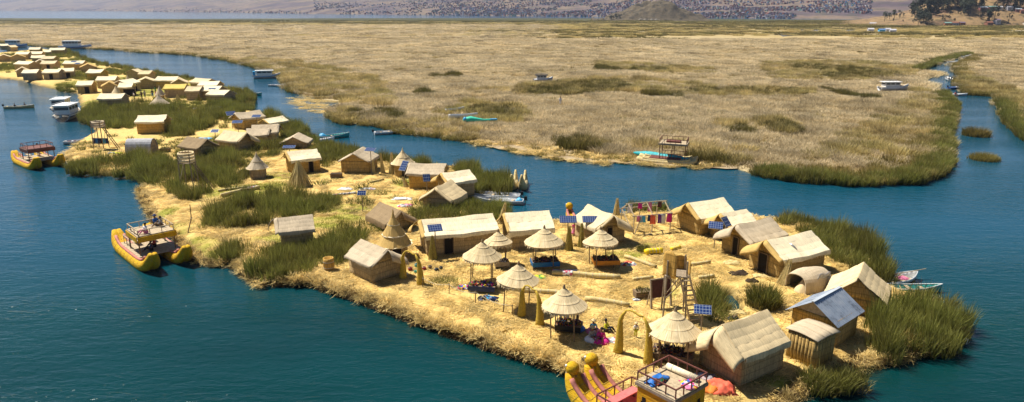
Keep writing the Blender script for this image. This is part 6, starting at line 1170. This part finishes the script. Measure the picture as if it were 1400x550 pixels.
for i, (px, py, rf) in enumerate(HH):
    nth = ORD[sorted(q[0] for q in HH if q[2] == rf and (q[1] < 25) == (py < 25)).index(px)]
    x, y, z = on_hill(px, py); w, d, h = rr(5, 9), rr(4, 5), rr(2.4, 3.4); t = thing('house', f"hillside house with {dict(roof_tin='a tin', tw_green='a greenish', tw_white='a white', tw_terra='a terracotta', tw_mauve='a mauve', tw_blue='a blue', brick_red='a brick red')[rf]} roof {'up the slope' if py < 25 else 'at the slope foot'}, {nth} from left", 'house', (x, y, z-.2), rr(-.25, .25), 'houses on the ochre hillside')
    b = MB(); b.box(-w/2, w/2, -d/2, d/2, -1.5, h); b.build('wall', random.choice(['plaster', 'brick_red', 'tw_white', 'tw_terra']), t); b = MB(); b.sheet(lambda u, v: ((u-.5)*(w+.6), (v-.5)*(d+.6), h+.15+1.1*(1-abs(2*v-1))), 1, 2, .12); b.build('roof', rf, t)
    for k in (-1, 1): MB().box(k*w*.25-.5, k*w*.25+.5, -d/2-.04, -d/2-.005, 1, 2).build('window', 'glass_dark', t)
    MB().box(-.4, .4, -d/2-.04, -d/2-.005, 0, 2).build('door', 'wood', t)
# white marsh buildings far off
for i, (px, py, c_) in enumerate([(1193,34.5,'tw_white'),(1190,43.5,'tw_white'),(1205,44.5,'sky_blue'),(1213,43.5,'tw_white'),(1220,45,'tw_white')]):
    p = G(px, py, .3); t = thing('marsh_house', ['lone white hut far across the marsh below the hillside','left white hut of the far marsh group','blue hut of the far marsh group','middle white hut of the far marsh group','last white hut of the far marsh group'][i], 'hut', p, rr(-.3, .3)); w = 7 if i == 0 else 4.5; b = MB(); b.box(-w/2, w/2, -2, 2, 0, 2); b.build('wall', c_, t); b = MB(); b.sheet(lambda u, v: ((u-.5)*(w+.5), (v-.5)*4.6, 2.05+1.0*(1-abs(2*v-1))), 1, 2, .1); b.build('roof', 'tw_white' if i != 2 else 'tw_blue', t)

# ------------------------------------------------------------------ thin blue air between here and the hills
m = bpy.data.materials.new('haze_air'); m.use_nodes = True; nt = m.node_tree; nt.nodes.clear(); mo = nt.nodes.new('ShaderNodeOutputMaterial'); pv = nt.nodes.new('ShaderNodeVolumePrincipled'); pv.inputs['Color'].default_value = (.62, .74, 1, 1); pv.inputs['Density'].default_value = .00007; pv.inputs['Anisotropy'].default_value = .2; nt.links.new(pv.outputs[0], mo.inputs['Volume']); MATS['haze_air'] = m
hz = MB(); ex = max(9000., float(np.abs(VX).max()))+200; hz.box(-ex, ex, -90, max(9500., float(VY.max()))+200, -1.6, float(HZ.max())+8); o = hz.build('haze', 'haze_air'); tag(o, 'thin blue haze over the lake and the far hills', kind='stuff')
